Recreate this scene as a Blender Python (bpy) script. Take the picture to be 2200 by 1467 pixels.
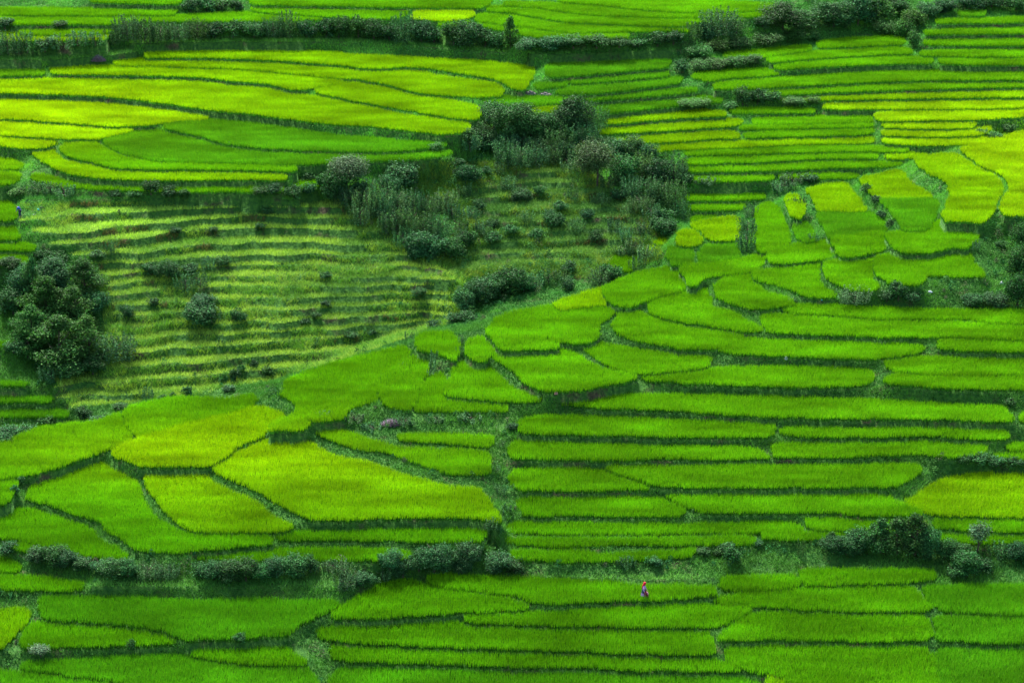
import bpy, bmesh, math, random
import numpy as np
from mathutils import Vector

# ------------------------------------------------------------------ camera, sky, sun, exposure
scene = bpy.context.scene
for ob in list(bpy.data.objects): bpy.data.objects.remove(ob)
ZC, PITCH, FPX = 89.1, math.radians(18.0), 5500.0
cam_d = bpy.data.cameras.new("camera"); cam = bpy.data.objects.new("camera", cam_d)
scene.collection.objects.link(cam); scene.camera = cam
cam.location = (0, 0, ZC); cam.rotation_euler = (math.pi/2 - PITCH, 0, 0)
cam_d.sensor_width = 36; cam_d.lens = FPX/2200*36
cam_d.clip_start = 1; cam_d.clip_end = 2000
scene.render.resolution_x, scene.render.resolution_y = 1024, 682

SUN_EL, SUN_AZ = math.radians(54), math.radians(-22)      # azimuth measured from +Y towards +X
world = bpy.data.worlds.new("World"); scene.world = world; world.use_nodes = True
wn = world.node_tree
sky = wn.nodes.new('ShaderNodeTexSky'); sky.sky_type = 'NISHITA'; sky.sun_disc = False
sky.sun_elevation = SUN_EL; sky.sun_rotation = SUN_AZ; sky.air_density = 1.0; sky.dust_density = 3.0
wn.links.new(sky.outputs[0], wn.nodes['Background'].inputs[0])
wn.nodes['Background'].inputs[1].default_value = 0.125
sd = bpy.data.lights.new("sun", 'SUN'); sd.energy = 3.8; sd.angle = math.radians(5); sd.color = (1, 0.95, 0.86)
so = bpy.data.objects.new("sun", sd); scene.collection.objects.link(so)
sdir = Vector((math.sin(SUN_AZ)*math.cos(SUN_EL), math.cos(SUN_AZ)*math.cos(SUN_EL), math.sin(SUN_EL)))
so.rotation_euler = sdir.to_track_quat('Z', 'Y').to_euler()
so.location = (0, 250, 120)
scene.view_settings.view_transform = 'Standard'; scene.view_settings.look = 'None'
scene.view_settings.exposure = 1.78; scene.view_settings.gamma = 1.0
scene.view_settings.use_curve_mapping = False

# ---- field outlines: code | layer (f near hill, b far hill) | tone | height of crop | description | upper edge / lower edge (both left to right)
PAD = """
r1|f|d|in the bottom right corner, right of the thin ditch|B2 1608,1250 1900,1240 2300,1245 / 1645,1560 2300,1560
r2|f|g|largest of the bottom row, left of the thin ditch|B2 275,1245 450,1225 700,1215 1100,1215 1585,1235 1600,1300 / 275,1290 400,1360 520,1385 620,1385 690,1420 700,1560 1630,1560
r2b|f|y|tiny yellow-green corner patch at the bottom edge|B2 540,1410 620,1405 665,1435 675,1470 / 545,1560 680,1560
r3|f|g|with a rounded left end, second row up beside the ditch|B2 240,1160 350,1065 480,1015 560,1005 900,1015 1240,1025 1565,1030 / 245,1175 600,1165 900,1165 1200,1180 1585,1172
r4|f|d|second row up at the right edge, right of the ditch|B2 1602,1035 1800,1030 2300,1035 / 1612,1175 1800,1178 2000,1192 2300,1188
r5|f|g|long wedge with its tip at the path junction, left of the ditch|B2 200,918 430,882 700,865 1000,842 1300,837 1460,837 1590,975 / 210,932 400,948 560,963 800,978 1100,986 1300,993 1585,985
r6|f|d|third row up at the right edge, below the bush belt|B2 1512,845 1800,832 2300,830 / 1612,980 1800,996 2300,1015
r7|f|g|short strip tucked right below the large bush|B2 750,740 1100,735 1400,740 1620,742 / 775,820 1000,824 1250,815 1450,800 1630,785
r8|f|g|smallest block between the grassy bank and the footpath|B2 240,792 500,772 720,770 765,830 / 262,860 500,857 765,833
r9|f|g|long field right behind the walking woman|B1 545,772 750,775 1150,790 1500,800 1900,830 2171,835 B2 0,837 230,842 238,880 / B1 540,812 700,845 950,875 1150,895 1240,940 1400,938 1700,920 1900,915 2142,910 B2 30,910 235,888
r10|f|g|triangular field left of the footpath, under the dark bush group|B1 -60,1005 60,940 150,890 330,802 430,800 520,835 700,868 900,903 1100,932 1215,958 / -60,1035 200,1036 500,1012 750,996 1000,990 1195,972
r11|f|g|strip in front of the footpath, pointed at the right end|B1 770,1012 1000,1002 1300,1005 1600,988 1900,978 2171,962 B2 0,962 150,962 470,975 / B1 775,1058 900,1066 1300,1076 1700,1081 2100,1094 B2 0,1085 225,1094 300,1055 400,1008 470,985
r12|f|g|widest band below the footpath, in the middle|B0 1985,1112 2100,1105 B1 50,1092 300,1080 700,1062 765,1078 1000,1090 1500,1100 2171,1115 B2 100,1120 185,1130 / B0 1995,1150 2120,1175 B1 300,1196 600,1210 1000,1225 1500,1236 2171,1262 B2 100,1262 230,1260
r13|f|g|narrow band, second from the bottom edge in the middle|B0 2052,1205 B1 0,1200 300,1222 700,1242 1200,1258 2142,1288 B2 200,1288 385,1355 / B0 2112,1300 B1 0,1302 500,1312 1000,1332 1500,1338 2000,1358 B2 100,1360 380,1374
r14|f|d|cut by the bottom edge of the view, in the middle|B0 2070,1430 2125,1365 B1 0,1357 500,1362 1100,1378 1600,1392 2142,1407 B2 200,1412 490,1432 525,1455 / B0 2040,1560 B1 200,1560 B2 525,1560
r15|f|d|big shaded field beside the pale winding path at bottom left|B0 235,908 600,905 1200,930 1700,928 2145,938 / 262,1040 500,1046 750,1068 1000,1098 1090,1135 1150,1172 1500,1158 1805,1140 1880,1078 2065,990 2140,945
r16|f|g|curved lens below a dark furrow, beside the winding path|B0 115,1195 150,1130 215,1064 500,1060 750,1090 950,1115 1070,1155 1118,1185 / 120,1210 200,1220 500,1210 900,1200 1115,1192
r17|f|g|small pointed lens beside the grassy gully at bottom left|B0 1192,1242 1400,1226 1800,1226 1935,1315 / 1200,1268 1350,1292 1600,1322 1925,1328
r18|f|d|dark broad field at the bottom left edge below the lens|B0 98,1328 400,1308 700,1287 1000,1277 1180,1280 1350,1326 1600,1355 1935,1358 2015,1440 / 105,1342 400,1385 650,1420 900,1470 1000,1560 2000,1560
r19|f|d|in the very bottom left corner|B0 -80,1370 100,1372 400,1412 640,1447 800,1500 / -80,1560 790,1560
r20|f|y|small yellow-green patch left of the winding path|B0 -80,990 100,985 198,987 203,1020 130,1100 70,1170 / -80,1235 10,1225 60,1178
r21|f|g|narrow tongue left, under the low dark hedge|B0 -80,775 200,780 400,800 555,826 / -80,850 200,855 400,860 550,848
r22|f|g|tiny wedge at the left edge before the hedge|B0 -80,665 80,680 145,722 / -80,742 150,742
r23|f|g|sliver above the leftmost hedge bush|B0 30,572 120,570 230,597 320,612 / 60,600 240,624
r24|f|g|leaf-shaped field at the left edge under the curved grassy bank|B0 -80,450 0,400 60,357 180,357 350,397 480,457 600,502 640,560 740,602 825,650 / -80,528 100,536 250,574 400,615 550,645 700,660 835,668
r25|f|g|wide curling field wrapping round below the yellow ones|B0 150,275 230,168 400,112 600,62 680,85 740,135 820,165 875,195 880,280 925,340 970,400 1040,455 1120,492 1200,515 1450,516 1680,524 1735,545 / 145,288 200,292 350,325 450,375 560,405 640,425 670,490 770,530 825,580 900,608 1150,624 1250,604 1500,582 1715,562
r26a|f|g|left half of the long crest field, at the left edge|F -30,965 60,937 75,928 147,918 222,911 259,890 / -30,1022 40,1015 80,1008 150,985 210,965 285,935
r26b|f|g|right half of the long left crest field|F 264,888 307,873 375,861 443,861 480,865 545,851 / 290,933 300,930 390,903 510,876 555,860
r27|f|y|yellow-tinged field above the straight dark furrow|F 232,968 300,938 390,910 510,884 555,872 615,888 590,905 568,925 / 265,978 300,993 450,993 480,973 520,945 562,928
r28|f|g|little patch at the left edge beside two round weeds|B0 -80,178 110,172 / -80,320 30,318 75,262 108,215
r29|f|y|yellow shield-shaped field between two ragged grass banks|B0 908,112 1300,112 1285,150 1320,190 1470,248 1590,308 1680,352 1710,395 1840,452 / 910,150 935,235 995,300 1030,370 1110,430 1190,482 1400,492 1650,488 1860,475
r30|f|y|largest yellow field, fading to green by the grassy gully|B0 1320,98 1400,48 1500,5 M0 1690,1345 1740,1335 1860,1345 1930,1360 2050,1428 B0 2171,40 B1 170,55 250,98 400,133 480,162 650,212 905,238 925,300 955,350 1005,392 1030,436 / B0 1335,112 1400,140 1500,180 1650,250 1750,312 1895,378 1920,405 2171,418 B1 200,403 500,398 800,398 980,422 1025,442
r31|f|g|thin strip just under the largest yellow field|B0 1690,512 1900,502 2171,507 B1 200,492 500,487 800,482 925,492 / B0 1745,536 2000,541 2171,541 B1 300,541 600,554 895,554 925,502
r32|f|g|thin strip right above the central hedge|B0 1212,652 1400,624 1700,605 2171,602 B1 200,612 460,622 / B0 1215,662 1600,664 2171,668 B1 100,672 400,662 465,640
r33|f|g|tapering field below the rough purple-flowered bank|F 668,912 700,907 740,921 800,942 853,956 900,959 1040,965 1053,972 1054,1008 / 673,922 712,936 760,954 832,964 880,981 935,1001 970,1011 1040,1013 1053,1009
r34|f|g|short strip at the foot of the rough bank|M1 362,1320 600,1314 985,1324 / 355,1342 500,1348 800,1376 955,1390 985,1368
r35|f|g|smooth crest field just right of the dark grassy notch|F 573,916 595,904 625,892 642,880 645,860 627,849 602,843 612,829 642,810 716,786 798,767 876,747 892,754 868,772 / 577,918 600,914 652,916 660,905 700,880 735,865 790,835 845,790 866,775
r36|f|g|left lobe of the field curling above the rough bank|M1 -220,1190 -60,1130 120,1045 250,968 / -180,1228 20,1205 60,1158 150,1112 220,1095 262,1110
r36b|f|g|tall middle strip climbing between the rough bank and the crest ditches|M1 254,965 350,905 435,835 575,800 550,880 525,970 480,1030 / 266,1112 300,1128 390,1152 455,1158
r36c|f|g|right-hand lobe above the rough bank, under the rounded field|M1 486,1028 600,945 655,918 675,960 650,1075 820,1112 1060,1142 / 462,1158 600,1162 1058,1158
r37|f|g|tiny field on the crest between two weedy ditches|M1 478,710 620,703 748,695 750,780 738,830 / 505,788 590,782 665,800 695,848 735,838
r38|f|g|rounded field left of the narrow curving bank|M1 668,1050 682,980 735,930 700,885 765,855 800,868 895,888 990,930 1060,1000 1095,1045 1190,1068 1285,1085 / 672,1058 800,1075 1000,1094 1130,1102 1280,1092
r39|f|g|small square field beside the crest|M1 802,735 900,710 975,742 980,790 930,835 / 795,800 860,845 920,850
r40|f|g|broad fan-shaped field in the middle of the hill|M1 975,795 1100,784 1400,774 1465,794 1550,855 1640,905 1745,926 1875,948 / 955,818 1060,872 1120,925 1140,972 1190,998 1300,1032 1450,1032 1600,1012 1800,970 1872,954
r41|f|g|field behind the fan-shaped one, touching the crest|M1 915,672 1030,598 1340,533 1640,493 1735,502 1785,520 1700,563 1625,615 1612,690 / 965,700 990,738 1005,772 1395,762 1265,702 1420,722 1500,730 1615,720
r42a|f|y|lowest piece of the bright crest band, a long thin wedge|M1 1345,525 1500,472 1650,430 / 1350,529 1640,488 1740,492
r42b|f|g|second piece of the bright crest band from its low end|M1 1655,428 1850,342 2090,292 2171,258 / 1745,494 1830,508 1900,470 2050,430 M2 0,408 60,385
r42c|f|g|third piece of the bright crest band, in its middle|M2 5,258 300,238 450,208 556,173 / M2 65,383 100,372 170,318 300,296 440,290 550,230
r42d|f|g|fourth piece of the bright crest band from its low end|M2 562,171 700,133 900,118 960,88 / 556,228 750,226 800,214 950,198 1000,194
r42e|f|g|highest piece of the bright crest band|M2 965,86 1100,83 1150,63 1290,55 / 1005,192 1100,188 1250,158 1390,110
r43|f|g|tongue right of the fan-shaped field|M1 1485,740 1620,745 1760,765 1900,790 2171,825 M2 0,828 150,833 205,850 / M1 1515,768 1610,825 1690,872 1800,912 1900,927 2142,898 M2 100,893 195,868
r44|f|g|crescent inside the thick curved green bank|M1 1722,590 1780,552 1880,525 1905,565 2000,595 2171,640 M2 0,650 200,667 415,707 235,765 / M1 1710,628 1770,684 1900,722 2100,752 M2 0,768 150,768 232,768
r45|f|g|long field above the white-flecked bank|M2 240,772 430,712 700,727 1000,737 1300,752 1555,762 / 228,782 300,793 600,808 900,822 1230,832 1400,812 1545,788
r46|f|g|broad teardrop below the crest notch|M1 1942,492 2171,424 M2 0,404 100,393 180,397 185,460 190,522 290,536 380,565 400,605 530,652 / M1 1935,526 2000,562 2171,602 M2 100,604 250,632 400,658 525,660
r47|f|g|field curling round the leafy hook-shaped bank|M2 238,362 290,322 380,308 455,312 480,345 490,405 560,428 650,458 715,482 / 230,448 300,474 400,504 480,518 600,508 722,488
r48|f|g|oval below the small dark dimple|M2 445,298 550,278 690,276 760,240 850,238 893,240 862,300 852,340 890,388 990,436 / 495,340 600,362 700,392 780,430 850,446 975,444
r49|f|g|small oval between two hooked banks|M2 902,238 950,228 1100,214 1218,208 1210,262 1203,310 1232,362 1255,388 / 908,308 955,340 1025,374 1085,402 1245,400
r50|f|g|broad step above the tree-dotted dark bank|M2 1226,212 1300,185 1400,174 1640,172 1700,138 1818,142 1828,230 1900,284 1925,310 / 1228,270 1280,336 1335,364 1550,364 1542,325 1530,302 1560,306 1925,314
r51|f|g|high step next to the bare grassy slope|M2 1300,62 1400,47 1590,28 1610,-20 1700,-25 1890,-20 1895,20 1875,80 1835,128 / 1345,128 1405,160 1600,160 1700,126 1825,130
r52|f|g|long strip under the tree-dotted dark bank|M2 608,512 800,503 1000,512 1500,532 2300,542 / 625,519 700,544 1000,558 1300,582 1600,582 1850,583 1920,602 2300,612
r53|f|g|blunt-ended bright strip, second below the dark bank|M2 502,572 620,558 900,588 1200,603 1600,608 2080,633 2300,652 / 515,598 565,664 800,674 1100,683 1300,698 1650,693 1750,693 2300,718
r54|f|g|short strip at the right edge above the muddy step|M2 1612,722 1900,717 2300,727 / 1600,758 1650,769 1900,778 2300,788
r55|f|g|upper of two blocks right of the grassy channel|M2 1283,852 1500,828 1800,828 2300,842 / 1285,868 1322,908 1600,927 1850,937 2300,922
r56|f|g|lower of two blocks right of the grassy channel|M2 1278,952 1400,938 1850,958 2300,943 / 1273,982 1400,994 1700,1012 2300,1030
r57|f|g|long bright bar ending at the grassy channel|M1 1895,943 2171,933 M2 0,923 250,898 600,893 1000,898 1215,918 1228,955 / M1 1895,962 2142,978 M2 0,983 300,993 700,1006 1100,1002 1222,975
r58|f|g|longest bar, from the path fork to the right edge|M1 1375,1110 1500,1092 1700,1068 2171,1068 M2 0,1073 600,1083 1000,1093 1500,1118 2050,1143 2115,1215 / M1 1370,1114 1450,1124 1700,1142 2142,1152 M2 100,1166 500,1190 900,1204 1200,1200 1600,1205 2112,1225
r59|f|g|bar just right of the grassy gully, top of the straight flight|M1 1128,1218 1300,1198 1700,1213 2142,1233 M2 200,1233 620,1252 590,1300 / M1 1123,1295 1400,1302 1800,1310 2142,1320 M2 200,1320 565,1322
r60|f|g|thin darker strip right of the muddy patch|M2 655,1277 1100,1282 1500,1272 1800,1277 2055,1292 2095,1320 / 615,1300 800,1322 1300,1322 1500,1308 1800,1330 2085,1342
r61|f|g|second bar of the straight flight, right of the gully|M1 1082,1353 1400,1372 1900,1388 2142,1398 M2 200,1393 515,1403 560,1450 570,1465 / M1 1065,1450 B1 1065,24 1300,33 1700,38 2142,24 B2 200,33 400,33 570,22
r62|f|g|bar ending in a point at the scrubby right bank|M2 565,1383 900,1368 1600,1363 1935,1387 1940,1420 / B2 590,17 1000,20 1300,5 1560,2 M2 1720,1448 1935,1430
r63|f|g|narrow shred at the right edge|M2 2052,1377 2300,1367 / 2045,1405 2300,1413
r64|f|g|small shred above the scrubby bank at the right edge|M2 2005,1441 2300,1432 / B2 1960,12 2100,34 2300,34
r65|f|g|triangle at the right edge by the weedy corner|M2 2132,1190 2300,1140 / 2152,1228 2300,1240
r66|f|g|third bar right of the gully, pointed right end|B1 1065,112 1200,107 1640,112 1750,152 1890,194 1970,218 / 1075,178 1113,228 1500,233 1800,223 1955,220
r67|f|g|long bar ending at the stony gully on the right|B1 1665,92 1800,87 2142,92 B2 200,87 900,82 1535,77 1535,118 1378,195 / B1 1755,126 1990,198 2142,208 B2 300,208 900,208 1372,203
r68|f|g|fourth bar right of the gully|B1 1108,290 1400,278 2020,288 2150,348 B2 60,366 / B1 1122,338 1153,387 1500,387 1800,392 2142,388 B2 50,384
r69|f|g|long bar merging towards the yellow right field|B1 2055,267 2142,264 B2 400,264 800,272 1335,268 1365,312 1420,330 1530,372 / B1 2105,288 B2 75,340 135,368 500,368 850,363 1200,391 1530,388
r70|f|y|rounded yellow field at the right edge above the bushes|B2 1410,320 1565,222 1605,192 1750,148 1900,132 2300,152 / 1430,326 1560,382 1700,392 2000,388 2300,416
r71|f|g|thin strip right under the rounded yellow field|B2 1592,422 2000,432 2300,442 / 1592,464 1900,482 2300,492
r72|f|g|thin strip behind the lone round sapling|B2 1602,517 1820,527 2300,527 / 1612,546 1830,563 2300,563
r73|f|g|fifth narrow bar right of the gully|B1 1025,470 1062,447 1400,447 2142,457 B2 300,447 690,442 795,478 / B1 1045,495 1400,508 2142,503 B2 300,503 700,486 790,486
r74|f|g|short bar half hidden behind the large bush|B2 775,417 1200,422 1500,427 1560,432 / 812,474 1100,488 1300,490 1500,490
r75|f|g|sixth narrow bar right of the gully|B1 1032,541 1500,541 2142,541 B2 480,528 486,555 / B1 1032,562 1400,583 1700,573 2142,573 B2 300,573 480,564
r76|f|g|short narrow bar left of the large bush|B2 497,502 800,502 1050,507 / 502,535 800,540 1050,536
r77|f|g|lowest narrow bar above the overgrown bank|B1 1062,622 1500,617 1660,642 2000,627 2142,622 B2 130,603 / B1 1072,660 1400,678 1800,674 2142,654 B2 100,635
g1|f|Y|golden-green field at the right edge of the crest|T2 1758,932 1900,892 2050,852 2120,827 2300,795 / 1765,945 1838,955 1845,998 1950,1046 2062,1102 2090,1140 2066,1230 2010,1328 2060,1336 2300,1340
g2|f|y|golden-green field with a bulging grassy front|T2 1470,992 1560,977 1700,957 1800,985 1818,1022 1950,1085 2030,1132 2028,1190 1990,1290 1950,1370 1890,1392 / 1486,1025 1555,1064 1645,1104 1706,1155 1716,1210 1668,1320 1648,1376 1870,1376 1885,1390
g3|f|y|yellow upper half of the pair beside the bulging bank|T2 1125,1117 1250,1092 1397,1058 1432,1132 1522,1184 1600,1232 / 1137,1128 1187,1177 1240,1236 1605,1240
g4|f|d|dark green lower half of the pair beside the bulging bank|T2 1245,1247 1630,1244 1634,1272 1612,1350 1565,1428 / 1305,1278 1352,1338 1388,1398 1405,1438 1555,1432
g5|f|y|yellow upper half of the middle crest field|T2 795,1182 900,1162 1055,1138 1080,1192 1138,1254 1178,1310 / 805,1198 855,1248 860,1312 1182,1315
g6|f|d|dark green lower half of the middle crest field|T2 865,1322 1190,1320 1250,1362 1308,1405 1318,1440 / 875,1358 905,1408 T2 935,1482 955,1488 1150,1460 1305,1450
g7|f|y|small yellow patch between two leafy hooks|T2 650,1226 738,1208 790,1282 787,1363 / 656,1258 705,1308 715,1363
g8|f|d|small dark patch below the yellow one between leafy hooks|T2 718,1372 790,1372 840,1432 862,1500 / 712,1432 755,1508 855,1508
g9|f|g|upright field left of the leafy hook|T2 485,1282 598,1264 612,1312 670,1362 672,1420 692,1500 / 485,1330 495,1398 445,1500 505,1582 690,1528
g10|f|y|yellow-green field at the low end of the crest row|T2 55,1402 250,1368 376,1350 365,1500 / 70,1412 150,1435 165,1492
g11|f|d|dark field with a stepped left side at the crest's low end|T2 165,1524 365,1505 378,1595 / 125,1555 120,1600 110,1640 378,1606
g12|f|y|little patch left of the hooked bank at the crest's low end|T2 -10,1445 50,1430 110,1455 145,1495 / -15,1530 100,1535 140,1505
g13|f|d|tiny dark corner at the foot of the crest row|T2 -75,1560 0,1540 80,1545 / -85,1650 0,1652 90,1640
m1|b|y|tiny upper patch in the hollow beside the crest|M1 1955,88 2080,92 / 1960,112 2065,117
m2|b|y|tiny lower patch in the hollow beside the crest|M1 1935,132 2060,135 / 1940,160 2035,165
m3|b|g|small weedy patch in the hollow beside the crest|M1 1685,215 1760,195 1875,195 / 1700,262 1780,285 1865,285
t0|b|g|strip at the top left edge before the round bush clump|T0 530,-90 1145,-90 / 560,-4 900,4 1145,10
t1|b|g|second strip left of the round bush clump|T0 -80,45 500,50 1128,50 / -80,76 400,80 1115,80
t2|b|g|long strip running above the upper left hedge|T0 -80,102 600,100 1130,94 1540,74 1900,82 2171,90 / -80,134 400,136 780,134 850,116 1300,118 1750,116 2171,100
t3|b|g|strip between the bush clump and the bright yellow plot|T0 1562,44 2142,47 T1 455,52 418,88 350,102 / T0 1700,66 2050,86 T1 0,92 200,102
t4|b|g|strip at the top edge right of the bush clump|T0 1562,-90 T1 978,-90 / T0 1562,10 1900,18 2142,20 T1 300,28 900,34 955,18
t5|b|Y|bright yellow plot above the long hedge|T1 485,56 700,52 865,66 845,98 / 435,102 700,118 825,98
t6|b|g|sliver peeping over the hedge below the bright yellow plot|T1 605,137 700,128 835,128 / 625,153 800,156 840,150
t8|b|g|lowest of the curved top fields, above the long hedge|T1 855,132 1100,172 1400,207 1500,217 1800,203 / 870,150 1120,190 1200,214 1500,226 1840,220
t7|b|g|second of the curved top fields, counted from the hedge|T1 845,105 900,78 1100,88 1400,143 1600,153 1900,168 2171,178 T2 90,183 / T1 852,116 1100,145 1400,182 1500,192 1800,182 2142,176 T2 60,186
t9|b|g|third of the curved top fields, counted from the hedge|T1 935,38 1020,33 1250,53 1450,88 1700,108 2142,118 T2 200,113 440,104 / T1 915,52 1100,64 1400,118 1600,128 1900,143 2142,150 T2 120,128 400,112
t10|b|g|fourth of the curved top fields, counted from the hedge|T1 1032,7 1350,15 1600,33 1850,63 2142,83 T2 300,83 555,73 / T1 1015,18 1250,31 1450,63 1700,83 2142,93 T2 300,93 555,86
t11|b|g|topmost curved field at the upper edge|T1 1365,-90 2171,-90 T2 300,2 615,22 / T1 1365,-6 1600,10 1850,40 2142,60 T2 300,60 612,42
t12|b|g|short strip above the left hedge|T0 115,186 400,172 735,168 / 125,197 400,208 700,192
t13|b|y|thin strip right behind the upper left bushes|T0 -80,206 100,202 250,217 695,217 / -80,238 300,240 675,232
t14|b|y|highest long field under the dark hedge, ending in a corner|T0 892,322 1200,308 1700,318 2171,328 T1 0,338 400,352 600,367 900,383 1235,422 1215,480 1187,500 1187,548 / T0 895,346 1200,345 1500,350 1800,364 2142,392 T1 200,416 400,402 550,408 750,442 950,472 1055,512 1090,550
t15|b|y|second long field under the dark hedge|T0 693,372 900,362 1200,368 1500,373 1800,384 2142,408 T1 200,434 350,444 430,428 600,468 800,498 940,508 1040,552 / T0 703,395 1000,399 1300,408 1600,422 1800,442 2142,476 T1 100,477 200,492 350,527 500,567 700,583 850,597 1040,585
t16|b|y|thin curved strip above the long golden field|T0 305,421 700,412 1100,417 1400,433 1700,463 2000,491 2165,502 / 312,446 700,452 1100,461 1300,470 1450,490 1700,510 1860,550 1945,540 2165,506
t17|b|y|field between two leafy bunds left of the tree clump|T0 1968,551 2105,508 T1 50,504 250,538 400,578 600,612 800,648 895,670 / T0 2005,571 2142,593 T1 100,618 300,652 500,687 700,722 885,738
t18|b|d|dull thin strip at the left edge above the golden field|T0 -80,436 285,432 / -80,460 290,455
t19|b|y|longest golden-green field sweeping in from the left edge|T0 -80,492 500,493 1000,498 1400,523 1700,563 1900,593 2142,618 T1 200,672 400,716 700,756 840,776 / T0 -80,564 300,573 600,583 900,612 1100,640 1300,671 1400,681 1600,700 1900,740 2142,766 T1 200,777 400,798 650,828 800,814
t21|b|Y|golden yellow field at the left edge|T0 -80,607 300,622 600,643 900,668 1200,693 1345,722 / -80,723 200,737 500,762 700,777 900,772 1100,748 1300,735
t22|b|d|flat dark green field behind the leafy bund with the white sack|T0 1015,777 1200,750 1350,733 1500,750 1800,795 2142,852 T1 200,860 400,884 600,885 690,900 / T0 1020,786 1150,812 1300,850 1400,884 1600,910 1800,921 2142,931 T1 200,933 400,928 675,904
t23|b|Y|second golden yellow field at the left edge|T0 -80,752 300,778 500,790 650,800 865,803 700,838 620,862 / -80,828 200,842 400,857 600,856
t24|b|d|broad dark green field in front of the leafy bund with the white sack|T0 655,860 800,824 900,812 1000,818 1150,856 1300,893 1450,928 1700,948 2142,966 T1 200,970 500,964 715,943 / T0 645,878 707,923 805,957 955,992 1200,1002 1500,1007 1900,1017 2142,1003 T1 200,994 450,984 695,958
t25|b|Y|small golden patch by the scrubby left corner|T0 -80,852 200,872 370,884 / -80,893 150,917 250,913 335,900
t26|b|g|crescent outside the broad dark green field|T0 385,893 615,884 660,935 740,972 895,1012 1300,1022 1885,1040 / 375,935 455,972 600,1010 750,1040 1000,1046 1300,1047 1600,1052 1865,1062
t27|b|y|outer golden-edged crescent above the scrub line|T0 185,937 325,924 380,997 495,1028 700,1063 900,1083 1300,1085 1825,1090 / 195,956 295,1012 405,1070 600,1100 900,1114 1200,1114 1500,1110 1825,1116
t28|b|g|outermost crescent just above the left scrub line|T0 180,1088 250,1085 380,1118 550,1153 900,1168 1300,1170 1795,1165 / 205,1117 350,1153 600,1173 900,1183 1300,1187 1795,1188
t28b|b|g|tiny patch beside the pale round tree|T0 1842,1147 1900,1128 2055,1113 / 1852,1174 2000,1168 2045,1140
t29|b|g|upper of two small plots at the left edge|T0 -80,990 80,1002 155,1030 / -80,1045 155,1042
t30|b|g|lower of two small plots at the left edge|T0 -80,1072 128,1072 / -80,1144 80,1144 135,1102
t31|b|g|plot beside the bending person in blue|T0 -80,1252 60,1264 115,1312 / -80,1372 98,1367 117,1340
t32|b|g|plot one step below the bending person in blue|T0 -80,1412 100,1418 125,1480 / -80,1490 115,1492
t33|b|g|thin plot two steps below the bending person in blue|M0 -80,112 225,122 / -80,144 225,153
t34|b|g|plot just above the big left tree|M0 -80,187 188,197 / -80,243 165,243
t35|b|d|dim strip left of the big tree|M0 -80,738 135,738 / -80,758 135,758
t36|b|d|dim strip under the big tree|M0 -80,985 190,988 / -80,1000 190,1003
t37|b|d|dim strip, third above the weedy ridge foot|M0 -80,1085 345,1088 / -80,1104 340,1106
t38|b|d|dim strip, second above the weedy ridge foot|M0 -80,1168 440,1170 / -80,1196 435,1198
t39|b|d|dim strip at the weedy ridge foot|M0 -80,1278 150,1262 470,1246 / -80,1300 150,1282 460,1268
c1|b|d|largest dull green plot in the middle of the far slope|T1 1315,388 1600,378 1900,373 2105,368 / 1288,468 1500,457 1800,428 2075,405
c2|b|d|thin dull strip below the largest far plot|T1 1385,496 1600,478 1900,454 2075,443 / 1480,510 1700,494 2000,469 2095,460
c3|b|d|short dull plot beside the low stone pile|T1 1215,517 1445,517 / 1225,549 1445,522
c4|b|d|dull strip one step below, in the middle of the far slope|T1 1355,561 1600,523 1900,493 2165,478 / 1375,579 1700,562 2000,523 2165,500
c5|b|d|green tongue under the low stone pile|T1 860,610 1050,598 1380,608 1525,612 / 955,635 1200,648 1500,624
c6|b|d|long thin strip right of the stone pile|T1 1405,612 1700,593 1900,578 2171,553 T2 115,546 / T1 1555,620 1800,600 2142,570 T2 125,556
c7|b|d|plot behind the tree clump's right shoulder|T1 1555,657 1900,633 2142,613 T2 0,602 255,603 295,628 / T1 1600,712 1700,694 2142,644 T2 165,628
c8|b|y|yellow wedge just above the tree clump|T1 1195,682 1395,658 / 1205,704 1375,686
s1|b|g|highest short step left of the tall hedge corner|T2 855,262 1000,243 1395,222 1435,262 / 865,284 1100,274 1425,261
s1b|b|g|step beside the leafy slope, left half|T2 265,332 500,313 800,279 850,288 / 275,350 530,344 845,296
s2|b|g|third step down from the tall hedge corner|T2 535,366 800,323 1100,303 1445,298 1475,318 / 555,379 700,364 1000,340 1300,325 1475,322
s3|b|g|fourth step down from the tall hedge corner|T2 585,406 800,388 1000,368 1300,348 1590,358 1605,376 / 605,419 900,403 1300,384 1605,380
s4|b|g|short step under the small dark shrub heap|T2 60,466 300,443 500,428 640,433 / 175,498 300,474 500,463 635,450
s5|b|g|broadest bright band of the right slope|T2 195,526 400,503 700,483 1000,458 1400,438 1800,448 2300,458 / 205,544 500,538 800,518 1200,498 1600,484 2300,484
s6|b|g|thin band behind the three round shrubs|T2 520,578 800,558 1200,538 1700,523 2300,512 / 535,586 900,565 1300,550 1800,535 2300,526
s7|b|y|thin band right of the three round shrubs|T2 625,611 1000,597 1500,583 2300,572 / 655,621 1000,611 1500,601 2300,591
s8|b|Y|upper golden band at the right edge|T2 895,656 1200,638 1600,628 2000,618 2300,612 / 897,671 1200,669 1600,669 2000,662 2300,658
s9|b|y|bright step right of the tree clump, highest|T1 1655,742 2142,693 T2 150,688 305,701 / T1 1675,764 2142,724 T2 298,712
s9b|b|g|low step in front of the three round shrubs|T2 305,682 600,677 865,682 / 315,696 600,695 865,691
s10|b|Y|lower golden band at the right edge|T2 1205,712 1500,698 1900,692 2300,682 / 1243,744 1500,739 1900,734 2050,725 2300,706
s10b|b|g|dull band left of the lower golden one|T2 445,746 800,728 1185,713 1225,743 / 445,765 800,759 1232,750
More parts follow.
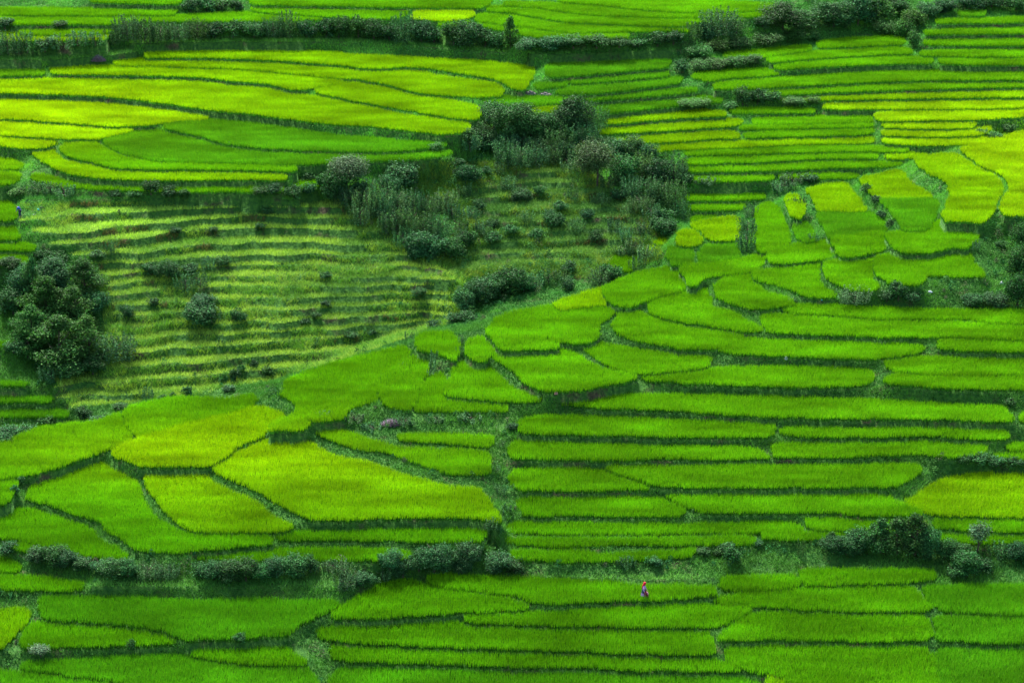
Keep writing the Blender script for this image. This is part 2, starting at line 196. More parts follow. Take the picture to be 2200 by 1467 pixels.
s11|b|y|second bright step right of the tree clump|T1 1625,812 1900,788 2142,768 T2 200,742 425,752 / T1 1617,829 1800,818 2142,798 T2 345,776
s12|b|g|narrow band in the middle of the right slope, upper|T2 365,790 800,768 1245,763 / 375,800 800,789 1242,779
s12b|b|Y|short golden block right of the thin furrow, upper|T2 1262,767 1880,757 / 1272,785 1600,793 1875,784
s13|b|y|third bright step right of the tree clump|T1 1705,876 2142,838 T2 0,838 345,818 385,840 / T1 1705,886 1900,884 2142,873 T2 200,854 385,854
s13b|b|g|narrow band in the middle of the right slope, lower|T2 395,840 800,808 1235,803 / 405,850 800,839 1225,825
s13c|b|Y|golden block right of the thin furrow, lower|T2 1262,817 1600,812 1900,803 1990,785 / 1268,834 1600,843 1900,833 1950,812
s14|b|y|fourth bright step right of the tree clump|T1 1905,926 2142,898 T2 0,898 300,888 800,868 1238,863 / T1 1935,939 2142,923 T2 0,927 400,908 800,889 1245,883
s14b|b|Y|golden band just above the muddy spot|T2 1258,867 1600,867 1945,862 / 1268,884 1500,897 1800,897 1945,878
s15|b|g|fifth bright step right of the tree clump|T2 15,946 400,933 800,918 1250,917 1450,927 / 25,963 400,953 800,939 1100,934 1455,938
s16|b|g|sixth bright step right of the tree clump|T2 5,1002 400,983 800,963 1255,966 / 15,1018 500,1003 900,979 1262,979
s16b|b|y|little golden end piece above the leafy crest bank|T2 1288,962 1465,958 1590,975 / 1285,980 1450,984
s17|b|g|seventh bright step right of the tree clump|T2 25,1051 400,1038 800,1018 1200,1018 1420,1008 / 35,1063 500,1058 900,1039 1300,1033 1395,1023
s18|b|g|eighth step right of the tree clump, left half|T2 75,1111 400,1103 605,1098 / 95,1124 400,1123 605,1114
s18b|b|g|eighth step right of the tree clump, right half|T2 615,1092 900,1083 1150,1096 / 625,1104 900,1104 1115,1106
s19|b|g|ninth step, first below the weedy gap|T2 15,1226 300,1218 550,1218 / 25,1243 300,1243 550,1234
s20|b|g|tenth step, second below the weedy gap|T2 45,1291 250,1283 425,1278 / 55,1303 250,1307 415,1299
s21|b|g|lowest short step in the hollow by the crest|T2 65,1361 235,1348 / 75,1379 235,1365
u1|b|d|topmost short strip at the upper right|T2 1752,71 1945,67 / 1762,85 1945,82
u2|b|g|second strip from the top at the upper right|T2 1605,121 1900,112 2300,101 / 1605,130 1900,127 2300,120
u3|b|g|third strip from the top at the upper right|T2 1535,191 1900,177 2300,166 / 1535,200 1900,195 2300,193
u4|b|g|fourth strip from the top at the upper right|T2 1525,251 1900,247 2300,241 / 1525,265 1900,269 2300,268
u5|b|g|fifth strip from the top at the upper right|T2 1505,321 1800,312 2300,306 / 1505,331 1800,338 2300,338
u6|b|g|sixth strip from the top at the upper right|T2 1625,367 1900,367 2300,361 / 1625,381 1900,392 2300,388
"""
LEDGE = """
along the foot of the long upper hedge|T0 800,255 1200,243 1700,240 2171,238 T1 200,243 500,262 800,290 1080,312 / 800,268 1200,258 1700,258 2142,256 T1 200,262 500,284 800,308 1080,328
under the upper left bushes|T0 -60,352 300,348 600,330 860,300 / -60,372 300,368 600,352 880,322
along the foot of the low hedge, lower left|B0 560,822 800,826 1400,822 1900,820 2171,815 B1 100,815 / 570,846 800,850 1400,844 1900,842 2142,838 B1 90,835
between the overgrown bank and the walking woman's field|B1 1165,768 1500,776 2142,786 B2 220,775 / 1165,780 1500,790 2142,806 B2 220,800
under the right-hand end of the long upper hedge|T1 1170,322 1500,318 1900,300 2171,292 / 1170,336 1500,332 1900,314 2171,306
above the first fallow step|T0 180,1240 600,1236 1000,1230 1500,1232 1900,1236 / 180,1254 600,1250 1000,1246 1500,1248 1900,1252
"""
# front lips of the fallow terraces (bottom edge of each tread), full pixel coordinates, from the top down
LIPA = """40,472 110,468 170,456 307,453 460,441 740,445
60,497 170,495 240,486 340,478 480,466 640,465 780,472
100,521 204,517 290,510 358,500 477,487 647,487 740,492 820,496
150,545 239,545 341,536 460,521 545,517 665,517 740,522 870,520
190,566 290,562 400,553 520,548 690,541 800,546 900,548
200,590 340,582 545,567 650,565 740,573 870,568 960,576
218,612 340,600 460,593 665,588 740,594 860,592 980,598
218,634 375,620 460,616 716,612 800,614 980,612
218,654 300,652 410,647 470,642 740,635 884,630 985,630
225,676 400,670 580,664 740,658 860,651 990,650
222,702 307,695 402,690 512,692 647,686 740,680 850,674 985,672
240,730 358,722 500,714 647,708 740,702 850,692 960,690
250,758 392,748 494,738 647,727 740,719 850,708 930,705
200,794 300,787 375,780 511,769 647,756 740,746 880,724
116,826 307,815 443,803 580,791 710,778
122,850 273,846 409,834 545,821 618,811
143,870 273,864 350,856 """
LIPB = """1110,371 1208,366 1260,364
1002,402 1071,392 1150,390 1235,388
960,430 1000,425 1101,414 1240,410 1340,416
1000,450 1100,447 1200,445 1340,443 1400,446
1000,476 1067,474 1173,470 1310,467 1400,466
1010,500 1120,495 1250,491 1400,489
1005,519 1070,521 1175,514 1325,514 1420,512
1000,546 1060,543 1130,538 1200,535 1310,540 1400,542
870,596 950,588 1000,578 1080,566 1180,560 1290,566"""
# ---- bushes and trees: cluster phrase, then u,v(foot),width,height in pixels and kind
SHRUBS = {
"at the upper left edge": """10,66,44,24,r 130,57,32,14,r 18,120,58,44,s 60,119,46,40,s 97,118,42,32,r 132,113,46,28,s 168,109,46,28,s 206,106,42,26,s 241,101,32,34,s""",
"in the long hedge across the top": """275,88,54,52,s 310,92,44,50,s 346,90,52,40,s 386,88,52,38,s 426,86,52,42,s 462,84,46,35,r 500,82,46,38,r 546,82,52,35,r 590,82,52,38,s 622,82,42,52,s 660,82,46,38,r 700,84,46,42,r 728,84,52,50,r 770,86,46,54,r 803,88,52,46,r 838,90,46,40,r 872,92,60,58,s 906,92,56,50,r 932,96,46,38,r 975,100,56,54,r 1008,103,62,62,r 1042,104,46,42,r 1070,106,40,40,r 1097,106,34,62,c 1140,109,62,28,r 1186,111,62,30,r 1232,111,62,28,r 1282,110,62,30,r 1330,107,52,22,r 1372,104,46,22,r 1412,101,46,32,r 1447,98,46,30,r""",
"in the round clump at the top left": """410,27,44,34,r 442,27,46,32,r 476,25,46,32,r 507,25,34,28,r""",
"in the dark heap at the upper right": """1490,92,38,40,s 1521,90,42,48,r 1546,77,72,56,s 1582,74,44,32,s 1640,62,44,28,r 1682,68,96,60,r 1724,66,74,48,r 1790,60,96,66,r 1842,57,96,68,r 1884,52,64,56,c 1922,30,64,40,r 1992,40,54,34,r 2032,30,56,34,r 2082,22,62,38,r 2130,20,62,34,r 2182,26,62,38,r""",
"in the pale creepers below the heap": """1466,156,38,30,r 1500,150,52,24,l 1540,148,60,24,l 1580,142,56,22,l 1612,139,50,20,r 1500,122,60,26,l 1540,112,60,26,l 1590,106,70,26,l 1648,96,70,26,l 1704,88,60,26,l 1742,85,44,20,l 1900,74,54,32,l 1942,84,54,44,l 1960,62,60,44,l 1966,104,34,40,l""",
"by the thin right terraces": """1596,226,42,40,r 1627,226,40,35,r 1657,223,42,25,r 1565,233,40,14,l 1480,233,52,17,l 1510,229,42,15,l 1706,223,54,15,l 1748,222,34,15,l""",
"in the dark central clump": """1062,280,70,60,r 1095,300,100,82,r 1140,300,80,66,r 1175,296,80,56,r 1232,296,92,86,r 1200,318,80,50,s 1276,282,52,56,s 1250,312,70,50,s 1025,306,50,42,r 1005,312,40,30,r 1040,318,60,44,r 1092,352,60,50,s 1120,358,56,46,s 1150,356,60,44,s 1188,352,54,44,s 1218,350,52,38,s 1225,368,40,30,s 1320,345,66,46,r 1352,346,62,54,r 1385,350,56,44,r 1342,392,72,64,r 1376,388,60,56,s 1410,394,66,60,r 1445,396,60,62,s 1472,402,40,34,r 1390,430,60,48,s 1420,436,60,50,s 1448,450,54,56,s 1466,470,34,38,s 1310,404,40,30,s 1376,452,50,30,s 1256,330,46,44,s 1300,330,50,40,r 1212,340,46,36,r 1285,350,44,34,s 1265,372,40,30,s 1360,420,50,40,s 1330,430,36,26,r 1400,470,44,30,s 1430,476,40,30,r 1350,462,36,24,s 1060,332,50,36,r 1086,322,50,40,r 1010,326,46,34,s 1110,330,60,40,s 1150,330,56,36,r""",
"on its own trunk at the right of the central clump": """1283,402,86,92,p""",
"in the thicket left of centre": """660,395,36,24,r 700,410,46,40,r 722,430,60,66,r 745,412,84,72,p 770,424,46,40,r 800,428,44,46,s 832,430,44,40,s 866,400,76,54,r 838,420,50,44,r 790,462,62,58,s 822,470,60,60,s 855,462,62,56,s 888,464,54,54,s 912,470,50,44,s 850,500,62,52,s 882,512,60,60,s 912,520,62,58,s 944,520,56,56,s 900,548,62,52,r 932,556,66,52,r 968,556,60,52,r 992,538,50,46,r 1008,528,36,34,r 985,500,40,34,s 1000,394,48,44,r 1020,392,40,36,r 1045,378,30,20,r 980,360,36,22,r 935,330,36,22,l 1120,436,48,32,r 1030,450,30,24,r 1190,490,48,36,r 1180,470,30,24,r 1060,490,30,22,r 1430,505,56,38,r 1412,490,36,26,r 960,440,44,30,s 940,460,40,34,s 972,470,40,30,s 1010,472,40,26,s 1040,500,36,26,s 1060,520,40,24,r 1100,505,34,22,r 1130,474,34,24,s 1150,515,36,24,r 1205,455,34,24,r 1240,500,34,26,s 1262,470,30,24,r 1280,520,34,26,r 1320,500,34,26,s 1345,520,34,26,s 1380,505,40,30,s 1095,410,36,26,s 1160,420,30,22,r 1230,430,34,22,s 1290,440,36,24,s 1075,375,34,24,s 1000,420,34,24,s 760,452,46,40,s 740,440,40,36,s 775,484,44,40,s 830,500,46,40,s 866,530,44,40,s 895,560,44,36,r""",
"along the gully behind the near crest": """1095,632,74,64,r 1060,640,60,50,r 1030,652,62,56,r 1000,668,54,54,r 1125,628,50,38,r 1150,622,44,30,s 1180,612,44,34,s 1205,604,34,24,s 1222,588,36,30,r 1218,624,36,34,r 1290,612,44,34,s 1318,600,40,32,r 1368,588,34,36,s 1300,592,28,26,r 1005,690,40,24,r 975,694,40,24,r 935,706,36,20,r 1390,560,46,34,s 1360,545,40,28,s 1340,552,40,20,s""",
"among the fallow steps on the left": """362,598,52,42,r 325,592,44,28,r 408,590,40,24,r 400,626,44,36,s 430,618,40,30,s 436,664,58,34,r 432,696,76,46,r 272,684,34,30,r 512,692,40,32,r 468,690,34,24,s 480,572,34,26,r 376,504,30,16,r 460,505,26,14,r 575,462,30,22,r 210,560,36,18,r 130,560,40,22,r 680,684,26,14,r 655,700,24,12,r 700,660,26,14,r 240,545,34,24,s 450,580,34,24,s 560,500,26,16,r 330,660,26,18,r 700,600,28,18,r 900,640,34,22,r 480,740,26,16,s 680,740,24,14,s""",
"in the grove at the left edge": """60,640,80,70,r 120,625,96,70,r 180,640,96,76,c 205,672,60,46,r 30,676,70,60,r 74,668,46,108,c 100,700,110,96,c 160,712,100,90,c 70,742,90,80,c 130,790,130,104,c 190,776,90,90,c 60,772,70,60,c 250,772,76,54,s 150,812,70,40,r 200,806,56,36,r 110,818,50,32,s 30,760,44,30,r 20,586,50,26,r 55,588,46,20,l 90,558,40,22,r""",
"on the scrub line below the golden fields": """40,420,40,16,l 80,418,46,24,s 110,414,42,22,s 140,424,46,24,s 325,424,40,34,r 365,428,40,24,r 395,426,34,18,r 290,428,34,18,r 560,430,36,18,r 590,426,36,24,r 630,428,40,32,r 665,424,36,26,r 250,424,30,14,r""",
"at the foot of the fallow steps": """505,822,26,32,r 480,826,22,26,r 575,812,28,22,r 402,856,26,28,r 350,858,20,12,r 318,862,30,28,s 490,842,34,18,r 372,854,16,12,r 230,902,26,16,l 180,900,40,30,r 260,880,40,14,l 210,910,40,18,r 20,944,60,32,r 60,930,44,22,r 100,918,40,20,l 10,952,40,24,r 755,728,34,16,r 800,722,24,12,r 545,790,22,18,r 518,800,20,18,r""",
"in the low hedge under the yellow fields": """80,1210,54,34,r 115,1216,64,48,r 148,1220,50,42,r 178,1224,50,28,r 240,1240,60,46,r 275,1240,50,40,r 215,1230,40,30,r 320,1238,60,30,s 360,1240,50,28,s 430,1240,42,36,r 460,1246,54,46,r 495,1250,60,52,r 530,1250,58,54,r 562,1246,50,40,r 596,1238,54,44,r 640,1236,64,50,r 668,1232,40,44,r 20,1190,46,26,r 715,1224,40,20,s 740,1240,46,34,s""",
"in the group beside the gully foot": """838,1232,54,44,r 866,1242,60,46,r 900,1230,50,50,r 932,1228,84,68,r 966,1226,52,46,r 1008,1216,58,52,r 995,1230,50,34,r 1075,1230,62,46,r 1105,1232,44,32,r 820,1250,40,24,s 780,1258,50,32,r 745,1266,46,28,s""",
"on the bank behind the woman": """1408,1216,34,22,r 1345,1222,36,24,s 1575,1212,40,42,r 1545,1194,34,20,r 1510,1192,36,18,r 1720,1196,20,38,s 1625,1170,34,12,r 1560,1186,40,22,r""",
"in the lower right bush belt": """1790,1190,54,44,r 1818,1192,50,40,r 1788,1172,32,28,c 1850,1186,66,54,r 1892,1190,74,72,c 1928,1192,70,74,c 1965,1196,74,86,c 1995,1200,54,76,r 2030,1200,50,46,r 2060,1204,52,42,r 2078,1238,66,58,r 2110,1230,46,36,r 2150,1200,44,34,s 2185,1206,52,48,r 2205,1208,46,40,r 2052,1242,40,30,r""",
"standing alone as a round-headed sapling": """2100,1186,44,62,p""",
"at the weedy bank near the right edge": """1930,648,42,44,r 1960,650,40,24,r 1905,648,40,24,r 2090,655,50,26,r 2140,660,60,34,r 2185,660,60,80,r 2190,600,60,80,r 2195,540,50,70,r 2094,540,20,22,s 2150,535,30,20,r 2100,1000,46,24,r 2140,1004,46,26,r 2070,996,36,18,l 2185,1006,40,22,r 1835,650,60,30,s 1700,650,30,10,l 2170,870,26,16,r 1700,395,44,20,s 1740,392,38,18,r 1680,410,40,20,s 1520,400,46,12,s 1465,386,34,34,r 1475,392,30,20,r 2140,300,36,18,l 2170,285,34,20,l 2110,290,28,14,l""",
"as round weeds by the left edge path": """46,1042,18,20,r 32,1062,22,20,r""",
"on the small banks at the bottom left": """88,1412,42,28,p 283,1400,22,26,r 515,1388,30,20,r""",
"in the ditches of the crest fields": """932,778,20,24,s 930,795,28,20,s 920,810,24,16,s 992,740,18,22,s 990,760,18,18,s 880,732,26,18,s 866,790,14,12,s 1604,540,44,44,s 1606,505,40,36,s 1610,470,30,30,s 1882,440,26,20,r 1895,470,26,20,r 1912,490,22,18,r 1860,415,26,20,r 1700,440,20,16,s 1728,440,24,20,s 1750,520,26,20,s 1735,480,22,22,s""",
"on the rough bank by the purple brush": """760,905,44,15,s 800,925,40,16,s 870,910,44,13,s 935,905,40,12,s 1010,903,46,14,s 700,896,34,13,s""",
"beside the grassy gully": """1078,960,26,16,s 1065,1010,28,18,s 1075,1060,30,20,s 1085,1100,26,16,s 1060,1145,34,22,s 1100,925,30,18,r""",
}
rng = np.random.default_rng(7)
COL = scene.collection
R_ = math.radians
cP, sP = math.cos(PITCH), math.sin(PITCH)

def rays(u, v):
    u = np.asarray(u, float); v = np.asarray(v, float)
    a = (u-1100)/FPX; b = -(v-733.5)/FPX
    return a, cP + b*sP, -sP + b*cP                      # world direction (x, y, z)
def to_plane(u, v, h):
    dx, dy, dz = rays(u, v); t = (h-ZC)/dz
    return t*dx, t*dy
def ppm(y, z):                                            # pixels per metre at a point
    return FPX/(y*cP + (ZC-z)*sP)

# value noise in metres
_tab = rng.random((256, 256))
def vnoise(x, y, s, seed=0):
    x = np.asarray(x)/s + seed*17.3; y = np.asarray(y)/s + seed*9.1
    xi = np.floor(x).astype(int); yi = np.floor(y).astype(int)
    fx = x-xi; fy = y-yi; fx = fx*fx*(3-2*fx); fy = fy*fy*(3-2*fy)
    g = lambda a, b: _tab[a & 255, b & 255]
    return (g(xi, yi)*(1-fx)+g(xi+1, yi)*fx)*(1-fy)+(g(xi, yi+1)*(1-fx)+g(xi+1, yi+1)*fx)*fy
def fnoise(x, y, s, seed=0):
    return .5*vnoise(x, y, s, seed)+.3*vnoise(x, y, s*.45, seed+1)+.2*vnoise(x, y, s*.2, seed+2)

# ------------------------------------------------------------------ reading the outlines
CROP = {'T0': (0, 0), 'T1': (730, 0), 'T2': (1460, 0), 'M0': (0, 480), 'M1': (730, 480), 'M2': (1460, 480),
        'B0': (0, 967), 'B1': (730, 967), 'B2': (1460, 967)}
def path(s):
    out = []; c = None
    for w in s.split():
        if w in CROP: c = CROP[w]; continue
        if w == 'F': c = None; continue
        x, y = map(float, w.split(','))
        out.append((c[0]+x/2.934, c[1]+y/2.934) if c else (x, y))
    return out, c, s
def outline(s):
    a, b = s.split('/')
    last = [w for w in a.split() if w in CROP or w == 'F']
    A = path(a)[0]
    first = [w for w in a.split() if w in CROP or w == 'F'][0]
    bt = b.split()
    if not (bt[0] in CROP or bt[0] == 'F'): b = first + ' ' + b
    B = path(b)[0]
    return A + B[::-1]
def densify(P, step):
    P = np.array(P); Q = []
    for i in range(len(P)):
        a, b = P[i], P[(i+1) % len(P)]; n = max(1, int(np.hypot(*(b-a))/step))
        Q += [a+(b-a)*k/n for k in range(n)]
    return np.array(Q)
def smooth_poly(P, it=2):
    P = np.array(P)
    Q = densify(P, 9)
    for _ in range(it):
        Q = .25*np.roll(Q, 1, 0)+.5*Q+.25*np.roll(Q, -1, 0)
    return Q

def grow(P, a):
    T = np.roll(P, -1, 0)-np.roll(P, 1, 0); Nn = np.stack([T[:, 1], -T[:, 0]], 1); Nn /= np.linalg.norm(Nn, axis=1, keepdims=True)+1e-9
    ar = .5*np.sum(P[:, 0]*np.roll(P[:, 1], -1)-P[:, 1]*np.roll(P[:, 0], -1))
    if ar < 0: Nn = -Nn
    k = np.where(Nn[:, 1] > .3, .35, 1.0)[:, None]          # less at the front lip
    return P+Nn*a*k
FLUSH = {'r35','r39','r41','r42a','r42b','r42c','r42d','r42e','r26a','r26b','r27','r51'}
CREST = {'r35','r36','r36b','r36c','r37','r38','r39','r40','r41','r42a','r42b','r42c','r42d','r42e','r43','r44','r46','r47','r48','r49','r50','r51','r26a','r26b','r27'}
RIDGE = np.array([(-200,972),(0,955),(75,926),(222,909),(259,886),(375,858),(480,860),(545,848),(613,821),(716,782),(890,720),(960,700),(1035,680),
    (1150,664),(1290,618),(1360,598),(1436,582),(1440,560),(1452,520),(1462,482),(1474,477),(1590,458),(1664,428),(1712,410),(1729,401),(1821,387),(1842,380),(1937,359),(1960,336),(2056,318),(2183,279),(2400,262)], float)
F = []                                                   # fields
for line in PAD.strip().split('\n'):
    code, lay, tone, desc, crd = [w.strip() for w in line.split('|')]
    F.append(dict(code=code, lay=lay, tone=tone, kind='rice', desc=desc, poly=grow(smooth_poly(outline(crd)), (7.0 if code in FLUSH else 5.0) if code in CREST else 3.6)))
for n_, line in enumerate(LEDGE.strip().split('\n')):
    desc, crd = line.split('|'); F.append(dict(code='le%d' % n_, lay='f' if n_ in (2, 3) else 'b', tone='f', kind='ledge', desc=desc, poly=smooth_poly(outline(crd))))
def lips(txt, tag, where, y0gap):
    L = []
    for row in txt.strip().split('\n'):
        L.append(np.array([tuple(map(float, w.split(','))) for w in row.split()]))
    for k, l in enumerate(L):
        xs = np.arange(l[0, 0], l[-1, 0]+1, 8.0); yf = np.interp(xs, l[:, 0], l[:, 1])
        yf = yf + 4.5*(vnoise(xs, xs*0+k*40, 60, 3)-.5)*2 + 1.2*(vnoise(xs, xs*0+k*77, 20, 4)-.5)*2
        if k: yb = np.interp(xs, L[k-1][:, 0], L[k-1][:, 1], left=-1, right=-1)
        else: yb = yf*0-1
        gap = np.where(yb > 0, yf-yb, y0gap); gap = np.clip(gap, 10, 36)
        back = yf - gap*(.16+.46*vnoise(xs, xs*0+k*31, 70, 5))
        tap = np.clip(np.minimum(xs-xs[0], xs[-1]-xs)/30, .15, 1)
        back = yf-(yf-back)*tap
        P = list(zip(xs, back))+list(zip(xs, yf))[::-1]
        F.append(dict(code=tag+str(k), lay='b', tone='f', kind='fallow', desc=(k, len(L), where), poly=np.array(P)))
lips(LIPA, 'fa', 'on the left slope', 22)
lips(LIPB, 'fb', 'in the scrubby hollow', 18)
for f in F:                                              # the crest crops reach right to the skyline of the near hill
    if f['lay'] == 'f' and f['kind'] == 'rice':
        P = f['poly']; k = P[:, 1]-np.interp(P[:, 0], RIDGE[:, 0], RIDGE[:, 1]); P[:, 1] -= np.where(k < 15, 8, 0)*(P[:, 0] < 1440)
NF = len(F)
ORD = ['first','second','third','fourth','fifth','sixth','seventh','eighth','ninth','tenth','eleventh','twelfth','thirteenth','fourteenth','fifteenth','sixteenth','seventeenth']+['%dth' % i for i in range(18, 60)]

# ------------------------------------------------------------------ the two hillsides: horizontal distance at control pixels
CTL = {'f': [(-50,1500,184),(1100,1500,184),(2250,1500,184),(0,1290,199),(1100,1284,200),(2200,1284,200),(0,1190,205),(1100,1200,205.5),(2200,1200,205),
             (0,955,224),(500,860,230),(700,800,236),(1000,700,247),(1300,630,254),(1600,470,270),(1700,430,275),(1950,340,295),(2200,280,307),
             (1100,900,226),(1700,900,226),(2200,900,226),(1600,650,249),(2200,650,249),(2000,450,276),(2200,450,276),(300,1060,212),(700,1060,212),(600,950,220)],
       'b': [(0,940,240),(0,430,283),(0,170,321),(0,50,336),(0,-40,352),(500,880,247),(740,760,252),(700,430,284),(700,170,320),(700,50,336),(700,-40,352),
             (1100,650,262),(1450,590,268),(1100,250,301),(1100,130,321),(1100,50,334),(1100,-40,350),(1500,460,285),(1700,430,288),(1500,250,305),(1700,250,311),
             (1500,60,331),(1700,60,336),(1700,-40,351),(2200,60,350),(2200,-40,366),(2200,270,321),(1950,330,307),(2200,290,318),(400,700,262),(350,870,246)]}
def tps(ctl):
    C = np.array(ctl, float); P = C[:, :2]/500; Y = C[:, 2]; n = len(P)
    ph = lambda r: np.where(r > 0, r*r*np.log(r+1e-12), 0)
    K = ph(np.hypot(*(P[:, None]-P[None]).transpose(2, 0, 1))) + np.eye(n)*.02
    A = np.zeros((n+3, n+3)); A[:n, :n] = K; A[:n, n] = 1; A[:n, n+1:] = P; A[n:, :n] = A[:n, n:].T
    w = np.linalg.solve(A, np.r_[Y, 0, 0, 0])
    def f(u, v):
        q = np.stack([np.ravel(u), np.ravel(v)], 1)/500
        r = np.hypot(q[:, None, 0]-P[None, :, 0], q[:, None, 1]-P[None, :, 1])
        return (ph(r)@w[:n]+w[n]+q@w[n+1:]).reshape(np.shape(u))
    return f
SURF = {k: tps(c) for k, c in CTL.items()}
def base_z(lay, u, v):
    _, dy, dz = rays(u, v); return ZC + SURF[lay](np.asarray(u, float), np.asarray(v, float))*dz/dy
def is_far(u, v):
    return v < np.interp(u, RIDGE[:, 0], RIDGE[:, 1])-1

# raster of the outlines in picture space, only to learn which field lies above which
def inside(px, py, P):
    r = np.zeros(px.shape, bool); x0, y0 = P[-1]
    for x1, y1 in P:
        if y0 != y1:
            c = (y0 > py) != (y1 > py)
            r ^= c & (px < (x1-x0)*(py-y0)/(y1-y0)+x0)
        x0, y0 = x1, y1
    return r
US = np.arange(-40, 2241, 4.0); VS = np.arange(-30, 1500, 1.0)
LAB = -np.ones((len(VS), len(US)), int)
for i, f in enumerate(F):
    P = f['poly']; a, b = np.searchsorted(US, [P[:, 0].min(), P[:, 0].max()]); c, d = np.searchsorted(VS, [P[:, 1].min(), P[:, 1].max()])
    if b <= a or d <= c: continue
    gu, gv = np.meshgrid(US[a:b], VS[c:d]); m = inside(gu, gv, P)
    LAB[c:d, a:b][m] = i
crop_h = lambda f: .62 if f['kind'] == 'rice' else .18
base = np.zeros(NF)
for i, f in enumerate(F):
    m = np.argwhere(LAB == i)
    if len(m): f['c'] = (US[m[:, 1]].mean(), VS[m[:, 0]].mean())
    else: f['c'] = tuple(f['poly'].mean(0))
    base[i] = base_z(f['lay'], *f['c']) + crop_h(f)
pairs = {}
for j in range(len(US)):
    col = LAB[::-1, j]; vs = VS[::-1]
    ch = np.flatnonzero(np.diff(col)) + 1
    runs = np.split(np.arange(len(col)), ch)
    prev = None
    for r in runs:
        l = col[r[0]]
        if l >= 0:
            if prev is not None and F[l]['lay'] == F[prev[0]]['lay'] and prev[0] != l:
                g = prev[1]-vs[r[0]]
                if g < 120: pairs.setdefault((prev[0], l), []).append((prev[1], vs[r[0]], US[j]))
            prev = (l, vs[r[-1]])
rows = []; rhs = []
for (A, B), L in pairs.items():
    L = np.array(L); va, vb = L[:, 0].mean(), L[:, 1].mean(); w = min(1.0, math.sqrt(len(L)/12))
    _, ya, za = rays(0, va); _, yb, zb = rays(0, vb); ka, kb = ya/za, yb/zb
    gm = max(0, va-vb)/20
    e = 0.0 if va-vb < 3 else .04+.16*gm+max(0, gm-1.5)*1.5
    if F[B]['kind'] != 'rice': e = .08+.35*gm+max(0, gm-.9)*1.3
    if va-vb > 46: w *= .6
    r = np.zeros(NF); r[B] = kb*w; r[A] = -ka*w; rows.append(r); rhs.append(w*(e + ZC*(kb-ka)))
side = {}
for a in range(0, len(VS), 5):
    row = LAB[a]; prev = None
    for j in range(len(US)):
        l = row[j]
        if l >= 0:
            if prev is not None and prev[0] != l and F[l]['lay'] == F[prev[0]]['lay'] and US[j]-prev[1] < 90: side[(prev[0], l)] = side.get((prev[0], l), 0)+1
            prev = (l, US[j])
for (A, B), n in side.items():                           # neighbours on the same level line keep the same lift
    w = .5*min(1, n/5); r = np.zeros(NF); r[A] = w; r[B] = -w; rows.append(r); rhs.append(w*(base[A]-base[B]))
for i in range(NF):
    r = np.zeros(NF); r[i] = .20; rows.append(r); rhs.append(.20*base[i])
Hc = np.linalg.lstsq(np.array(rows), np.array(rhs), rcond=None)[0]
print('canopy minus base: mean %.2f  std %.2f  min %.2f max %.2f' % ((Hc-base).mean(), (Hc-base).std(), (Hc-base).min(), (Hc-base).max()))

# ------------------------------------------------------------------ height grid of the ground
DX = .25; GX = np.arange(-84, 84.01, DX); GY = np.arange(170, 386.01, DX); NX, NY = len(GX), len(GY)
LG = -np.ones((NY, NX), int); Z = np.zeros((NY, NX)); W = np.zeros((NY, NX))
for i in np.argsort(Hc):
    f = F[i]; x, y = to_plane(f['poly'][:, 0], f['poly'][:, 1], Hc[i]); P = np.stack([x, y], 1); f['world'] = P
    a, b = np.searchsorted(GX, [x.min(), x.max()]); c, d = np.searchsorted(GY, [y.min(), y.max()])
    if b <= a or d <= c: continue
    gx, gy = np.meshgrid(GX[a:b], GY[c:d])
    gx = gx+(fnoise(gx, gy, 1.6, 4)-.5)*.7; gy = gy+(fnoise(gx, gy, 1.6, 8)-.5)*.6
    m = inside(gx, gy, P)
    LG[c:d, a:b][m] = i; Z[c:d, a:b][m] = Hc[i]-crop_h(f); W[c:d, a:b][m] = 1
# anchors for the open ground between the fields
free = LAB < 0
dist = np.where(free, 99.0, 0.0)
for _ in range(1):
    for k in range(1, len(VS)): dist[k] = np.minimum(dist[k], dist[k-1]+1)
    for k in range(len(VS)-2, -1, -1): dist[k] = np.minimum(dist[k], dist[k+1]+1)
    for k in range(1, len(US)): dist[:, k] = np.minimum(dist[:, k], dist[:, k-1]+4)
    for k in range(len(US)-2, -1, -1): dist[:, k] = np.minimum(dist[:, k], dist[:, k+1]+4)
cen = np.array([f['c'] for f in F]); dl = Hc-base; lays = np.array([f['lay'] for f in F])
def add_anchor(x, y, z):
    i = int(round((y-GY[0])/DX)); j = int(round((x-GX[0])/DX))
    if 0 <= i < NY and 0 <= j < NX and LG[i, j] < 0: Z[i, j] = z; W[i, j] = 1
for a in range(0, len(VS), 6):
    for b in range(0, len(US), 3):
        if dist[a, b] > 34:
            u, v = US[b], VS[a]; lay = 'b' if is_far(u, v) else 'f'
            if abs(v-np.interp(u, RIDGE[:, 0], RIDGE[:, 1])) < 8: continue
            m = lays == lay; w = 1/((cen[m, 0]-u)**2/4+(cen[m, 1]-v)**2+900)**2
            z = float(base_z(lay, u, v)) + float((w*dl[m]).sum()/w.sum())
            x, y = to_plane(u, v, z); add_anchor(float(x), float(y), z)
